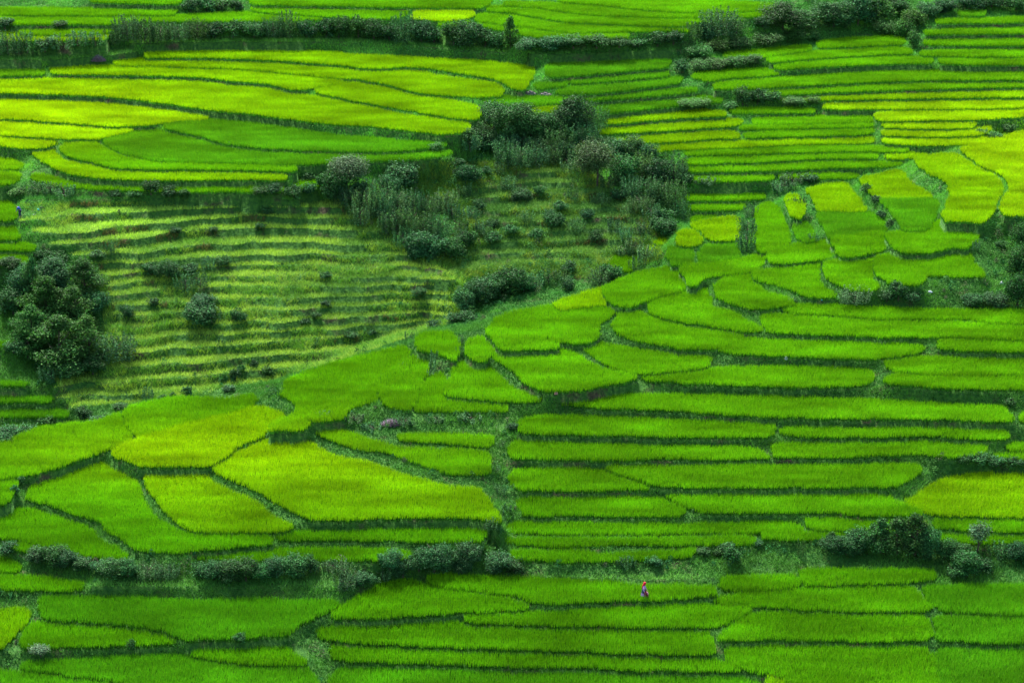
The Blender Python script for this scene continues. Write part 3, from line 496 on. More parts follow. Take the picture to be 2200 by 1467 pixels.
for u in np.arange(-60, 2260, 12.0):                     # the hidden dip between the near crest and the far slope
    v = np.interp(u, RIDGE[:, 0], RIDGE[:, 1])
    if 1436 < u < 1476: continue
    m = lays == 'f'; w = 1/((cen[m, 0]-u)**2/4+(cen[m, 1]-v)**2+900)**2; zf = float(base_z('f', u, v+2))+float((w*dl[m]).sum()/w.sum())
    m = lays == 'b'; w = 1/((cen[m, 0]-u)**2/4+(cen[m, 1]-v)**2+900)**2; zb = float(base_z('b', u, v-6))+float((w*dl[m]).sum()/w.sum())
    xf, yf = to_plane(u, v+2, zf); xb, yb = to_plane(u, v-6, zb)
    for t, d in ((.35, .8), (.55, .9), (.75, .5)):
        add_anchor(xf+(xb-xf)*t, yf+(yb-yf)*t, zf+(zb-zf)*t-d*min(1, max(0, (yb-yf)/9)))
for x in GX[::8]:
    add_anchor(x, GY[0], -1.0); add_anchor(x, GY[-1], 33.0)
def membrane(Z, W, it=140):
    if min(Z.shape) < 12:
        z0 = (Z*W).sum()/max(W.sum(), 1); S = np.where(W > 0, Z, z0)
    else:
        h, w = (Z.shape[0]+1)//2, (Z.shape[1]+1)//2
        Zp = np.zeros((h*2, w*2)); Wp = np.zeros((h*2, w*2)); Zp[:Z.shape[0], :Z.shape[1]] = Z*W; Wp[:Z.shape[0], :Z.shape[1]] = W
        zs = Zp.reshape(h, 2, w, 2).sum((1, 3)); ws = Wp.reshape(h, 2, w, 2).sum((1, 3))
        C = membrane(np.where(ws > 0, zs/np.maximum(ws, 1), 0), (ws > 0)*1.0, it)
        S = np.repeat(np.repeat(C, 2, 0), 2, 1)[:Z.shape[0], :Z.shape[1]]; S = np.where(W > 0, Z, S)
    fx = W > 0
    for _ in range(it):
        E = np.pad(S, 1, mode='edge'); N = .25*(E[:-2, 1:-1]+E[2:, 1:-1]+E[1:-1, :-2]+E[1:-1, 2:]); S = np.where(fx, Z, N)
    return S
ZG = membrane(Z, W)
MX, MY = np.meshgrid(GX, GY)
open_ = LG < 0
HOLW = np.exp(-(((MX-4)/20)**2+((MY-283)/16)**2))
ZG = ZG + np.where(open_, (fnoise(MX, MY, 2.2, 2)-.45)*(.34+.8*HOLW)+(vnoise(MX, MY, .7, 6)-.5)*.10, 0)
# soften only the outermost ring of every field into a low rounded rim
def height(x, y):
    fx = np.clip((np.asarray(x)-GX[0])/DX, 0, NX-1.001); fy = np.clip((np.asarray(y)-GY[0])/DX, 0, NY-1.001)
    i = fy.astype(int); j = fx.astype(int); a = fx-j; b = fy-i
    return (ZG[i, j]*(1-a)+ZG[i, j+1]*a)*(1-b)+(ZG[i+1, j]*(1-a)+ZG[i+1, j+1]*a)*b
def on_ground(u, v):
    dx, dy, dz = [float(q) for q in rays(u, v)]
    t = np.arange(175, 400, .05)/dy
    x, y, z = t*dx, t*dy, ZC+t*dz
    k = np.flatnonzero(z < height(x, y)); k = k[0] if len(k) else -1
    return float(x[k]), float(y[k]), float(height(x[k], y[k]))

# ------------------------------------------------------------------ materials
def nmat(name): 
    m = bpy.data.materials.new(name); m.use_nodes = True; nt = m.node_tree
    for n in list(nt.nodes): nt.nodes.remove(n)
    out = nt.nodes.new('ShaderNodeOutputMaterial'); return m, nt, out
def leaf_mat(name, trans=.35, objcol=False, rough=.55, spec=.25, tint=1.0):
    m, nt, out = nmat(name); N = nt.nodes.new; L = nt.links.new
    at = N('ShaderNodeAttribute'); at.attribute_name = 'Col'; c = at.outputs['Color']
    if objcol:
        oi = N('ShaderNodeObjectInfo'); mx = N('ShaderNodeMix'); mx.data_type = 'RGBA'; mx.blend_type = 'MULTIPLY'; mx.inputs[0].default_value = 1
        L(c, mx.inputs[6]); L(oi.outputs['Color'], mx.inputs[7]); c = mx.outputs[2]
    pb = N('ShaderNodeBsdfPrincipled'); pb.inputs['Roughness'].default_value = rough; pb.inputs['Specular IOR Level'].default_value = spec
    tr = N('ShaderNodeBsdfTranslucent'); ms = N('ShaderNodeMixShader'); ms.inputs[0].default_value = trans
    gm = N('ShaderNodeMix'); gm.data_type = 'RGBA'; gm.blend_type = 'MULTIPLY'; gm.inputs[0].default_value = 1; gm.inputs[7].default_value = (1.15, 1.25, .6, 1)
    L(c, gm.inputs[6]); L(c, pb.inputs['Base Color']); L(gm.outputs[2], tr.inputs[0])
    L(pb.outputs[0], ms.inputs[1]); L(tr.outputs[0], ms.inputs[2]); L(ms.outputs[0], out.inputs[0]); return m
M_rice = leaf_mat('rice_leaf', .16, spec=.05, rough=.8)
M_grass = leaf_mat('bank_grass', .14, spec=.05, rough=.85)
M_leaf = leaf_mat('shrub_leaf', .22, objcol=True, rough=.65, spec=.10)
def plain(name, col, rough=.8, var=.25, scale=6, spec=.2):
    m, nt, out = nmat(name); N = nt.nodes.new; L = nt.links.new
    tc = N('ShaderNodeTexCoord'); no = N('ShaderNodeTexNoise'); no.inputs['Scale'].default_value = scale; no.inputs['Detail'].default_value = 6
    L(tc.outputs['Object'], no.inputs['Vector'])
    cr = N('ShaderNodeValToRGB'); cr.color_ramp.elements[0].position = .3; cr.color_ramp.elements[1].position = .7
    cr.color_ramp.elements[0].color = [c*(1-var) for c in col]+[1]; cr.color_ramp.elements[1].color = [min(1, c*(1+var)) for c in col]+[1]
    L(no.outputs['Fac'], cr.inputs[0]); pb = N('ShaderNodeBsdfPrincipled'); pb.inputs['Roughness'].default_value = rough; pb.inputs['Specular IOR Level'].default_value = spec
    L(cr.outputs[0], pb.inputs['Base Color']); L(pb.outputs[0], out.inputs[0]); return m
# the ground: soil, moss and short grass mixed by noise, soil showing on the steep faces
m, nt, out = nmat('terrain_soil'); N = nt.nodes.new; L = nt.links.new
tc = N('ShaderNodeTexCoord'); n1 = N('ShaderNodeTexNoise'); n1.inputs['Scale'].default_value = .35; n1.inputs['Detail'].default_value = 8; n1.inputs['Roughness'].default_value = .65
n2 = N('ShaderNodeTexNoise'); n2.inputs['Scale'].default_value = 3.0; n2.inputs['Detail'].default_value = 8
L(tc.outputs['Object'], n1.inputs[0]); L(tc.outputs['Object'], n2.inputs[0])
r1 = N('ShaderNodeValToRGB'); e = r1.color_ramp.elements; e[0].position = .35; e[0].color = (.018, .07, .012, 1); e[1].position = .62; e[1].color = (.04, .12, .015, 1)
L(n2.outputs['Fac'], r1.inputs[0])
r2 = N('ShaderNodeValToRGB'); e = r2.color_ramp.elements; e[0].position = .56; e[0].color = (0, 0, 0, 1); e[1].position = .68; e[1].color = (1, 1, 1, 1)
L(n1.outputs['Fac'], r2.inputs[0])
r3 = N('ShaderNodeValToRGB'); e = r3.color_ramp.elements; e[0].position = .3; e[0].color = (.030, .028, .014, 1); e[1].position = .75; e[1].color = (.075, .068, .034, 1)
L(n2.outputs['Fac'], r3.inputs[0])
mx = N('ShaderNodeMix'); mx.data_type = 'RGBA'; L(r2.outputs[0], mx.inputs[0]); L(r1.outputs[0], mx.inputs[6]); L(r3.outputs[0], mx.inputs[7])
pb = N('ShaderNodeBsdfPrincipled'); pb.inputs['Roughness'].default_value = .9; pb.inputs['Specular IOR Level'].default_value = .1
L(mx.outputs[2], pb.inputs['Base Color']); bp = N('ShaderNodeBump'); bp.inputs['Distance'].default_value = .15; L(n2.outputs['Fac'], bp.inputs['Height']); L(bp.outputs[0], pb.inputs['Normal'])
L(pb.outputs[0], out.inputs[0]); M_soil = m

# ------------------------------------------------------------------ mesh helpers
def raw_mesh(name, V, nf, k, idx=None, col=None, mat=None, smooth=False):
    me = bpy.data.meshes.new(name); V = np.ascontiguousarray(V, np.float32)
    me.vertices.add(len(V)); me.vertices.foreach_set('co', V.ravel())
    if idx is None: idx = np.arange(nf*k)
    me.loops.add(nf*k); me.loops.foreach_set('vertex_index', np.asarray(idx, np.int32).ravel())
    me.polygons.add(nf); me.polygons.foreach_set('loop_start', np.arange(0, nf*k, k, dtype=np.int32))
    me.polygons.foreach_set('use_smooth', np.full(nf, smooth))
    me.update(calc_edges=True)
    if col is not None:
        at = me.attributes.new('Col', 'FLOAT_COLOR', 'POINT')
        at.data.foreach_set('color', np.ascontiguousarray(np.c_[col, np.ones(len(col))], np.float32).ravel())
    if mat: me.materials.append(mat)
    return me
def link(name, me, parent=None, loc=None):
    o = bpy.data.objects.new(name, me); COL.objects.link(o)
    if parent: o.parent = parent
    if loc is not None: o.location = loc
    return o
def tag(o, label=None, cat=None, group=None, kind=None):
    if label: o['label'] = label
    if cat: o['category'] = cat
    if group: o['group'] = group
    if kind: o['kind'] = kind
def blades(P, H, Wd, lean, col, org):
    """one pointed blade (triangle) per foot point"""
    n = len(P); a = rng.random(n)*2*np.pi; b = a+np.pi/2+rng.normal(0, .5, n)
    P = P-org
    dx, dy = np.cos(a)*Wd/2, np.sin(a)*Wd/2
    T = P+np.stack([np.cos(b)*lean*H, np.sin(b)*lean*H, H], 1)
    V = np.empty((n, 3, 3)); V[:, 0] = P; V[:, 1] = P; V[:, 0, 0] -= dx; V[:, 0, 1] -= dy; V[:, 1, 0] += dx; V[:, 1, 1] += dy; V[:, 2] = T
    C = np.repeat(col, 3, 0)
    return V.reshape(-1, 3), C
TONE = {'g': (.150, .37, .005), 'd': (.115, .325, .009), 'y': (.25, .44, .003), 'Y': (.31, .49, .004), 'f': (.29, .45, .05)}
HOT = [to_plane(-40, 275, 17), to_plane(2240, 290, 18), to_plane(420, 1010, 5.5), to_plane(160, 235, 18)]  # centres of yellow patches: sunlit glow and ripeness mixed into the crop colour
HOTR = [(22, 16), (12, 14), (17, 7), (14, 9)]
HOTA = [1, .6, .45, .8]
def rice_col(tone, x, y, n):
    c = np.tile(np.array(TONE[tone]), (n, 1))
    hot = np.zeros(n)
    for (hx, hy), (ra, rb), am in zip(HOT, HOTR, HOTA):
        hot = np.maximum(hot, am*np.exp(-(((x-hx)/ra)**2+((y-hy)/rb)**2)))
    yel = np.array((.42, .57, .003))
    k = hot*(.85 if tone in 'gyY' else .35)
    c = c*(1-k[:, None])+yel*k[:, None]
    cloud_shade = np.clip((216-y)/14, 0, 1)[:, None]*.32         # cloud shadow over the lowest fields, painted in as deeper green
    c = c*(1-cloud_shade)+np.array((.065, .27, .003))*cloud_shade
    pn = fnoise(x*.45, y, 3.0, 11)[:, None]-.5
    c = c*(1+.8*pn)*(1+.35*(vnoise(x*.3, y, 1.1, 13)[:, None]-.5))
    c = c*(.82+.36*rng.random((n, 1)))
    c[:, 0] *= .85+.3*rng.random(n)
    return np.clip(c, .001, .9)

# ------------------------------------------------------------------ ground sheet
idx = np.arange(NX*NY).reshape(NY, NX)
q = np.stack([idx[:-1, :-1], idx[:-1, 1:], idx[1:, 1:], idx[1:, :-1]], -1).reshape(-1, 4)
tme = raw_mesh('terrain', np.stack([MX, MY, ZG], -1).reshape(-1, 3), len(q), 4, q.ravel(), None, M_soil, True)
ter = link('terrain', tme); tag(ter, kind='structure')

# ------------------------------------------------------------------ crops, one object per field
def in_view(x, y, z, mu=60, mv=60):
    d = y*cP+(ZC-z)*sP; u = 1100+x/d*FPX; v = 733.5-FPX*((z-ZC)*cP+y*sP)/d
    return (u > -mu) & (u < 2200+mu) & (v > -mv) & (v < 1467+mv)
TW = {'g': 'green', 'd': 'deep green', 'y': 'yellow-green', 'Y': 'golden-green'}
tot = 0
for i, f in enumerate(F):
    cells = np.argwhere(LG == i)
    if len(cells) < 6: continue
    zf = Hc[i]-crop_h(f)
    y = GY[cells[:, 0]]; x = GX[cells[:, 1]]
    m = in_view(x, y, y*0+zf); cells = cells[m]
    if len(cells) < 6: continue
    far = (GY[cells[:, 0]].mean()-200)/150
    rice = f['kind'] == 'rice'
    dens = (210-80*far) if rice else 110
    per = dens*DX*DX; n = rng.poisson(per, len(cells)); rep = np.repeat(np.arange(len(cells)), n)
    x = GX[cells[rep, 1]]+(rng.random(len(rep))-.5)*DX*1.1; y = GY[cells[rep, 0]]+(rng.random(len(rep))-.5)*DX*1.1
    if rice:                                              # planted in hills about 20 cm apart
        s = .19; jx = np.round(x/s)*s; jy = np.round(y/s)*s; k = .28
        x = x*(1-k)+jx*k; y = y*(1-k)+jy*k
    z = np.full(len(x), zf) + (0 if rice else (fnoise(x, y, 1.5, 3)-.5)*.12)
    if rice: H = .64*(.72+.36*rng.random(len(x)))*(.86+.32*fnoise(x, y, 1.6, 21)); Wd = .048+.02*far; lean = rng.uniform(.05, .55, len(x))
    else: H = .34*(.5+.9*rng.random(len(x)))*(.6+.8*fnoise(x, y, 2.0, 23)); Wd = .05; lean = rng.uniform(.3, 1.2, len(x))
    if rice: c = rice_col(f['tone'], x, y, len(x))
    else:
        c = np.tile(np.array(TONE['f']), (len(x), 1)); k = np.clip(fnoise(x, y, 7, 31)*2.6-.75, 0, 1)[:, None]
        c = c*(1-k)+np.array((.11, .24, .03))*k; c = c*(.6+.8*rng.random((len(x), 1)))
        c = c*(1+.45*np.exp(-(((x+42)/16)**2+((y-277)/9)**2)))[:, None]  # sunlit upper left of the slope painted in as brighter grass
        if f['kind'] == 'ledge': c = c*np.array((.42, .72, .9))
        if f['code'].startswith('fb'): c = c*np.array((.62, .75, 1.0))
    org = np.array([x.mean(), y.mean(), zf])
    if rice:                                               # leaf blades spring from a skirt of short dull stems and old leaves, darkened to paint in the crop's shaded face
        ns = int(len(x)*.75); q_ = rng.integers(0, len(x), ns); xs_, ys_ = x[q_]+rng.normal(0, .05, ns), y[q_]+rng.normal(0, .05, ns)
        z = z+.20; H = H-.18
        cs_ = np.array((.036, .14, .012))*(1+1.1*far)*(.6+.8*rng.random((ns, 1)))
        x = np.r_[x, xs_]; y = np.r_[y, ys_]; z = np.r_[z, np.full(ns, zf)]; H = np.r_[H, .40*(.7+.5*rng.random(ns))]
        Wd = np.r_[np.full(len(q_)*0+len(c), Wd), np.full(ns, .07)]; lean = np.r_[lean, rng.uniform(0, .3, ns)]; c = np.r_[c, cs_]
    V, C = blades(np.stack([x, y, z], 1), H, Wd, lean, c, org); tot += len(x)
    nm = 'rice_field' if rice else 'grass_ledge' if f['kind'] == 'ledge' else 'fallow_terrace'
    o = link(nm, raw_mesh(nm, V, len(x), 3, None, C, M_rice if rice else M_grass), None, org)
    if rice: tag(o, TW[f['tone']]+' rice, '+f['desc'], 'rice field', 'rice fields on the terraced hillsides')
    elif f['kind'] == 'ledge': tag(o, 'narrow grassy ledge '+f['desc'], 'ledge')
    else:
        k, nn, where = f['desc']
        tag(o, 'grassy unplanted step, %s from the top %s' % (ORD[k], where), 'terrace', 'fallow terrace steps')
print('crop blades', tot)

# ------------------------------------------------------------------ wild grass and creepers on every bank
cells = np.argwhere(LG < 0); y = GY[cells[:, 0]]; x = GX[cells[:, 1]]; z = ZG[cells[:, 0], cells[:, 1]]
m = in_view(x, y, z, 170, 110); cells = cells[m]
gy_, gx_ = np.gradient(ZG, DX); steep = np.hypot(gx_, gy_)
st = np.clip(steep[cells[:, 0], cells[:, 1]], 0, 7)
n = rng.poisson(105*DX*DX*np.sqrt(1+st**2)*1.0); rep = np.repeat(np.arange(len(cells)), n)
x = GX[cells[rep, 1]]+(rng.random(len(rep))-.5)*DX; y = GY[cells[rep, 0]]+(rng.random(len(rep))-.5)*DX
bare = fnoise(x, y, 3.5, 41); keep = rng.random(len(x)) < np.clip((.78-bare)*9, .2, 1); x, y = x[keep], y[keep]; s_ = st[rep][keep]
z = height(x, y)-.03
nb = fnoise(x, y, 4.0, 51); nc = fnoise(x, y, 1.2, 53)
# is this point in the fallow slopes (drier, yellower grass)?
d = y*cP+(ZC-z)*sP; u = 1100+x/d*FPX; v = 733.5-FPX*((z-ZC)*cP+y*sP)/d
FAL = np.array([(40,440),(740,430),(830,470),(900,520),(1000,600),(985,690),(700,790),(430,850),(150,880),(110,800),(230,780),(210,560)], float)
fal = inside(u, v, FAL); HOL = np.array([(880,350),(1240,350),(1330,420),(1430,470),(1420,560),(1300,600),(1000,600),(930,560),(1000,480),(900,420)], float); hol = inside(u, v, HOL)
H = .26*(.45+1.1*rng.random(len(x)))*(.55+1.1*nb); H = np.where(fal | hol, H*1.6, H)
c = np.where((nb > .5)[:, None], np.array((.055, .185, .022)), np.array((.030, .125, .020)))
c = c*(.6+.9*nc[:, None])
cf = np.where((nc > .56)[:, None], np.array((.25, .40, .045)), np.array((.15, .33, .038))); br = (s_ > .9) & (fnoise(x, y, 6.0, 77) > .56)
cf = np.where(br[:, None], np.array((.15, .13, .045)), cf)
c = np.where(fal[:, None], cf, c); c = np.where(hol[:, None], cf*.7, c)
c = c*(.85+.3*rng.random((len(x), 1)))*(1+.9*np.clip((y-245)/50, 0, 1)*(~(fal | hol)))[:, None]  # far banks get a lighter green, painted to look lit
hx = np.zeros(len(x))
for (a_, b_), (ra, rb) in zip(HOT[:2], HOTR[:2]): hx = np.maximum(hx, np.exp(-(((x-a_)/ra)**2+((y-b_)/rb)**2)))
c = c*(1+hx[:, None]*np.array((2.2, .8, -.3)))  # the sunlit yellow glow painted into the bank grass as well
org = np.array([0, 260, 8.0])
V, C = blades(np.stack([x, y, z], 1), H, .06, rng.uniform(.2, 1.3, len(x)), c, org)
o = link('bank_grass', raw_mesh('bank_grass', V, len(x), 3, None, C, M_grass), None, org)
tag(o, 'wild grass covering the terrace banks, bunds and gullies', 'grass', kind='stuff'); print('bank blades', len(x))

def leaf_quads(P, Nrm, size, col):
    """small folded-looking leaves: one diamond each, roughly facing Nrm"""
    n = len(P); r = rng.normal(size=(n, 3)); Nn = Nrm/np.linalg.norm(Nrm, axis=1, keepdims=True)
    a = np.cross(Nn, r); a /= np.linalg.norm(a, axis=1, keepdims=True)+1e-9; b = np.cross(Nn, a)
    s = np.asarray(size).reshape(-1, 1)
    V = np.stack([P-a*s, P-b*s*.5+Nn*s*.12, P+a*s, P+b*s*.5+Nn*s*.12], 1)
    return V.reshape(-1, 3), np.repeat(col, 4, 0)
# broad-leaved creepers and beans on the bunds
n2_ = 330000; k = rng.integers(0, len(cells), n2_)
x = GX[cells[k, 1]]+(rng.random(n2_)-.5)*DX; y = GY[cells[k, 0]]+(rng.random(n2_)-.5)*DX
keep = (fnoise(x, y, 2.4, 61) > .50); x, y = x[keep], y[keep]; z = height(x, y)+.02+.30*rng.random(len(x))*fnoise(x, y, 1.0, 66)*1.2
nr = np.stack([rng.normal(0, .6, len(x)), rng.normal(-.25, .6, len(x)), np.ones(len(x))], 1)
c = np.array((.045, .155, .026))*(.7+.55*rng.random((len(x), 1)))*(1+1.0*np.clip((y-245)/50, 0, 1))[:, None]  # lit look of the far bunds put into the leaf colour
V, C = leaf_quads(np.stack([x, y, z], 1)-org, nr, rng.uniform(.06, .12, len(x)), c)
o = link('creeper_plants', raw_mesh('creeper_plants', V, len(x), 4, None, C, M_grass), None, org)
tag(o, 'low broad-leaved creepers spread over the bunds and banks', 'creepers', kind='stuff')

# knee-high weeds in loose clumps, thick in the scrubby hollow and on the wide banks
NC = 12000; k = rng.integers(0, len(cells), NC); cx = GX[cells[k, 1]]+rng.random(NC)*DX; cy = GY[cells[k, 0]]+rng.random(NC)*DX; cz = height(cx, cy)
dd = cy*cP+(ZC-cz)*sP; cu = 1100+cx/dd*FPX; cv = 733.5-FPX*((cz-ZC)*cP+cy*sP)/dd
wide = dist[np.clip(((cv+30)).astype(int), 0, len(VS)-1), np.clip(((cu+40)/4).astype(int), 0, len(US)-1)]
inf = inside(cu, cv, FAL); inh = inside(cu, cv, HOL)
pr = np.where(wide > 14, .8, .03); pr = np.where(inf, .30, pr); pr = np.where(inh, .95, pr)*np.clip(fnoise(cx, cy, 6, 71)*3-.8, .1, 1)
kp = rng.random(NC) < pr; cx, cy, cz, inf, inh, wide = cx[kp], cy[kp], cz[kp], inf[kp], inh[kp], wide[kp]
ch = rng.uniform(.25, .75, len(cx))*(1+.5*(wide > 20)+1.0*inh); per = 46
X = np.repeat(cx, per); Y = np.repeat(cy, per); Hh = np.repeat(ch, per); t = rng.random(len(X))**.8
an = rng.random(len(X))*6.283; rr = Hh*.62*np.sqrt(rng.random(len(X)))*(1.1-.6*t)
P = np.stack([X+np.cos(an)*rr, Y+np.sin(an)*rr, np.repeat(cz, per)+t*Hh], 1)
cb = np.where(rng.random((len(cx), 1)) < .55, np.array((.030, .125, .034)), np.array((.065, .18, .038)))*rng.uniform(.6, 1.3, (len(cx), 1))
cb = np.where(rng.random((len(cx), 1)) < .12, np.array((.09, .12, .055)), cb)
c = np.repeat(cb, per, 0)*(.7+.6*rng.random((len(X), 1)))
nr = np.stack([np.cos(an), np.sin(an), .7+0*an], 1)+rng.normal(0, .5, (len(X), 3))
V, C = leaf_quads(P-org, nr, rng.uniform(.05, .11, len(X)), c)
o = link('weed_clumps', raw_mesh('weed_clumps', V, len(X), 4, None, C, M_grass), None, org)
tag(o, 'knee-high leafy weeds scattered over the scrubby slopes and banks', 'weeds', kind='stuff')

# ------------------------------------------------------------------ shrubs and trees
def crown(kind, nleaf, seed):
    """unit crown: width 1 (x, y), height 1 (z from 0 to 1)"""
    r = np.random.default_rng(seed); P = []; Nn = []; S = []; Cc = []
    if kind == 's':                                       # many upright leafy shoots
        ns = max(10, nleaf//70)
        for _ in range(ns):
            a = r.random()*6.283; q = math.sqrt(r.random())*.40; bx, by = math.cos(a)*q, math.sin(a)*q
            h = (.62+.38*r.random())*(1-.9*q*q); k = max(6, nleaf//ns)
            t = r.random(k)**.8; sp = .10*(1-t*.75)
            an = r.random(k)*6.283; rr = sp*np.sqrt(r.random(k))
            p = np.stack([bx*(1+.35*t)+np.cos(an)*rr, by*(1+.35*t)+np.sin(an)*rr, t*h], 1)
            P.append(p); Nn.append(np.stack([np.cos(an), np.sin(an), .5+0*an], 1)+r.normal(0, .5, (k, 3)))
            Cc.append(np.full(k, .7+.6*r.random())); S.append(np.full(k, .85))
    else:
        nl = {'r': 24, 'c': 30, 'p': 12, 'l': 16}[kind]
        for j in range(nl):
            if kind == 'c':
                t = (j+.5)/nl; w = .40*math.sin(math.pi*min(1, .25+t*.8))**.8; a = r.random()*6.283; q = w*r.random()**.5
                c = np.array([math.cos(a)*q, math.sin(a)*q, .12+.78*t]); s = np.array([.17, .17, .10])*(1.15-.5*t)*(.6+.7*r.random())
            elif kind == 'l':
                a = r.random()*6.283; q = .27*math.sqrt(r.random()); c = np.array([math.cos(a)*q, math.sin(a)*q, .25+.3*r.random()*(1-q)]); s = np.array([.2, .2, .3])*(.7+.6*r.random())
            else:
                a = r.random()*6.283; q = .30*math.sqrt(r.random()); zc = .2+.58*r.random()*(1-q)
                c = np.array([math.cos(a)*q, math.sin(a)*q, zc]); s = np.array([.19, .19, .18])*(.5+.75*r.random())
                if kind == 'p': c[:2] *= .7; s = np.array([.30, .30, .28])*(.8+.3*r.random()); c[2] = .38+.3*r.random()
            k = nleaf//nl; dv = r.normal(size=(k, 3)); dv /= np.linalg.norm(dv, axis=1, keepdims=True)
            rad = (.45+.75*r.random(k)**.8)
            g = .5+.5*np.sin(dv[:, 0]*7+j)*np.sin(dv[:, 1]*6+j*2)*np.sin(dv[:, 2]*7)   # tufts and hollows
            rad = rad*(.86+.26*g)
            p = c+dv*s*rad[:, None]
            ok = p[:, 2] > .01; p = p[ok]; dv = dv[ok]
            P.append(p); Nn.append(dv+r.normal(0, .8, dv.shape)+np.array([0, 0, .35])); Cc.append(np.full(len(p), .75+.5*r.random())); S.append(np.ones(len(p)))
            # a few stray twigs poking out
            kk = max(2, k//40); dv2 = r.normal(size=(kk, 3)); dv2[:, 2] = abs(dv2[:, 2])+.3; dv2 /= np.linalg.norm(dv2, axis=1, keepdims=True)
            for d_ in dv2[:6]:
                tt = np.linspace(.9, 1.45, 7)[:, None]; p = c+d_*s*tt+r.normal(0, .012, (7, 3)); p = p[p[:, 2] > 0]; P.append(p); Nn.append(r.normal(size=p.shape)); Cc.append(np.full(len(p), 1.15)); S.append(np.full(len(p), .8))
    return np.concatenate(P), np.concatenate(Nn), np.concatenate(S), np.concatenate(Cc)
KC = {'r': (.034, .125, .038), 's': (.058, .165, .056), 'p': (.075, .155, .066), 'c': (.042, .145, .030), 'l': (.048, .160, .034)}
CR = {}
def crown_mesh(kind, size, var):
    key = (kind, size, var)
    if key not in CR:
        nl = {0: 520, 1: 1700, 2: 4600, 3: 10000}[size]; lf = {0: .060, 1: .040, 2: .027, 3: .019}[size]
        if kind == 's': lf *= .9
        P, Nn, S, Cc = crown(kind, nl, 100+var*7+size*31+ord(kind)); r = np.random.default_rng(var+5)
        col = np.array(KC[kind])*Cc[:, None]*(.40+1.6*r.random((len(P), 1))**2.0); col[:, 0] *= .8+.5*r.random(len(P))
        V, C = leaf_quads(P, Nn, lf*S*(.7+.6*r.random(len(P))), col)
        CR[key] = raw_mesh('foliage', V, len(P), 4, None, C, M_leaf)
    return CR[key]
M_bark = plain('bark', (.07, .055, .04), .9, .4, 12)
def stem_mesh(seed):
    """tapered trunk with five limbs, unit height"""
    r = random.Random(seed); bm = bmesh.new()
    def tube(p, q, ra, rb, n=6):
        p, q = Vector(p), Vector(q); d = (q-p).normalized(); a = d.orthogonal().normalized(); b = d.cross(a)
        A = [bm.verts.new(p+(a*math.cos(t)+b*math.sin(t))*ra) for t in [k*2*math.pi/n for k in range(n)]]
        B = [bm.verts.new(q+(a*math.cos(t)+b*math.sin(t))*rb) for t in [k*2*math.pi/n for k in range(n)]]
        for k in range(n): bm.faces.new((A[k], A[(k+1) % n], B[(k+1) % n], B[k]))
    x, y = r.uniform(-.04, .04), r.uniform(-.04, .04)
    tube((0, 0, -.05), (x, y, .35), .035, .026); tube((x, y, .35), (x*1.5, y*.5, .8), .026, .008)
    for k in range(5):
        a = k*1.26+r.random(); z0 = .18+.1*k; tube((x*.6, y*.6, z0), (math.cos(a)*.3, math.sin(a)*.3, z0+.28), .015, .004, 5)
    me = bpy.data.meshes.new('trunk'); bm.to_mesh(me); bm.free(); me.materials.append(M_bark); return me
STEMS = [stem_mesh(s) for s in range(3)]
LOOK = {'r': 'dark round bush', 's': 'upright grey-green shrub', 'p': 'pale fuzzy small tree', 'c': 'tall leafy tree', 'l': 'low green creeper mound'}
NAME = {'r': 'bush', 's': 'shrub', 'p': 'small_tree', 'c': 'tree', 'l': 'creeper_mound'}
CAT = {'r': 'bush', 's': 'shrub', 'p': 'tree', 'c': 'tree', 'l': 'creeper'}
nsh = 0
for where, txt in SHRUBS.items():
    it = []
    for w in txt.split():
        p = w.split(','); it.append((float(p[0]), float(p[1]), float(p[2]), float(p[3]), p[4]))
    for kd in 'rspcl':
        sub = sorted([t for t in it if t[4] == kd])
        for n_, (u, v, w, h, k_) in enumerate(sub):
            x, y, z = on_ground(u, min(v, 1462)); s = ppm(y, z); W_, H_ = w/s*1.22, h/s/math.cos(R_(17))*1.15
            size = 0 if w < 30 else 1 if w < 48 else 2 if w < 80 else 3
            me = crown_mesh(kd, size, n_ % 3)
            lab = LOOK[kd]+((', %s from the left' % ORD[n_]) if len(sub) > 1 else '')+', '+where
            rz = rng.random()*6.283; y2 = y+.05; z = float(height(x, y2))
            tone = .62+.50*rng.random(); tc_ = (tone*(.8+.4*rng.random()), tone, tone*(.75+.4*rng.random()), 1)
            if w < 40 and kd not in 'pc':
                o = link(NAME[kd], me, None, (x, y2, z-.05)); crown_o = o
                o.rotation_euler.z = rz; o.scale = (W_, W_, H_)
            else:
                o = link(NAME[kd], None, None, (x, y2, z-.05)); o.rotation_euler.z = rz
                crown_o = link('foliage', me, o); crown_o.scale = (W_, W_, H_*(.78 if kd == 'p' else 1))
                if kd == 'p': crown_o.location.z = H_*.2
                t = link('trunk', STEMS[n_ % 3], o); t.scale = (min(W_, 4), min(W_, 4), H_*.85)
            crown_o.color = tc_
            tag(o, lab, CAT[kd], 'bushes and trees '+where if len(it) > 1 else None); nsh += 1
            if len(lab.replace('-', ' ').split()) > 16: print('LONG', lab)
print('shrubs', nsh)

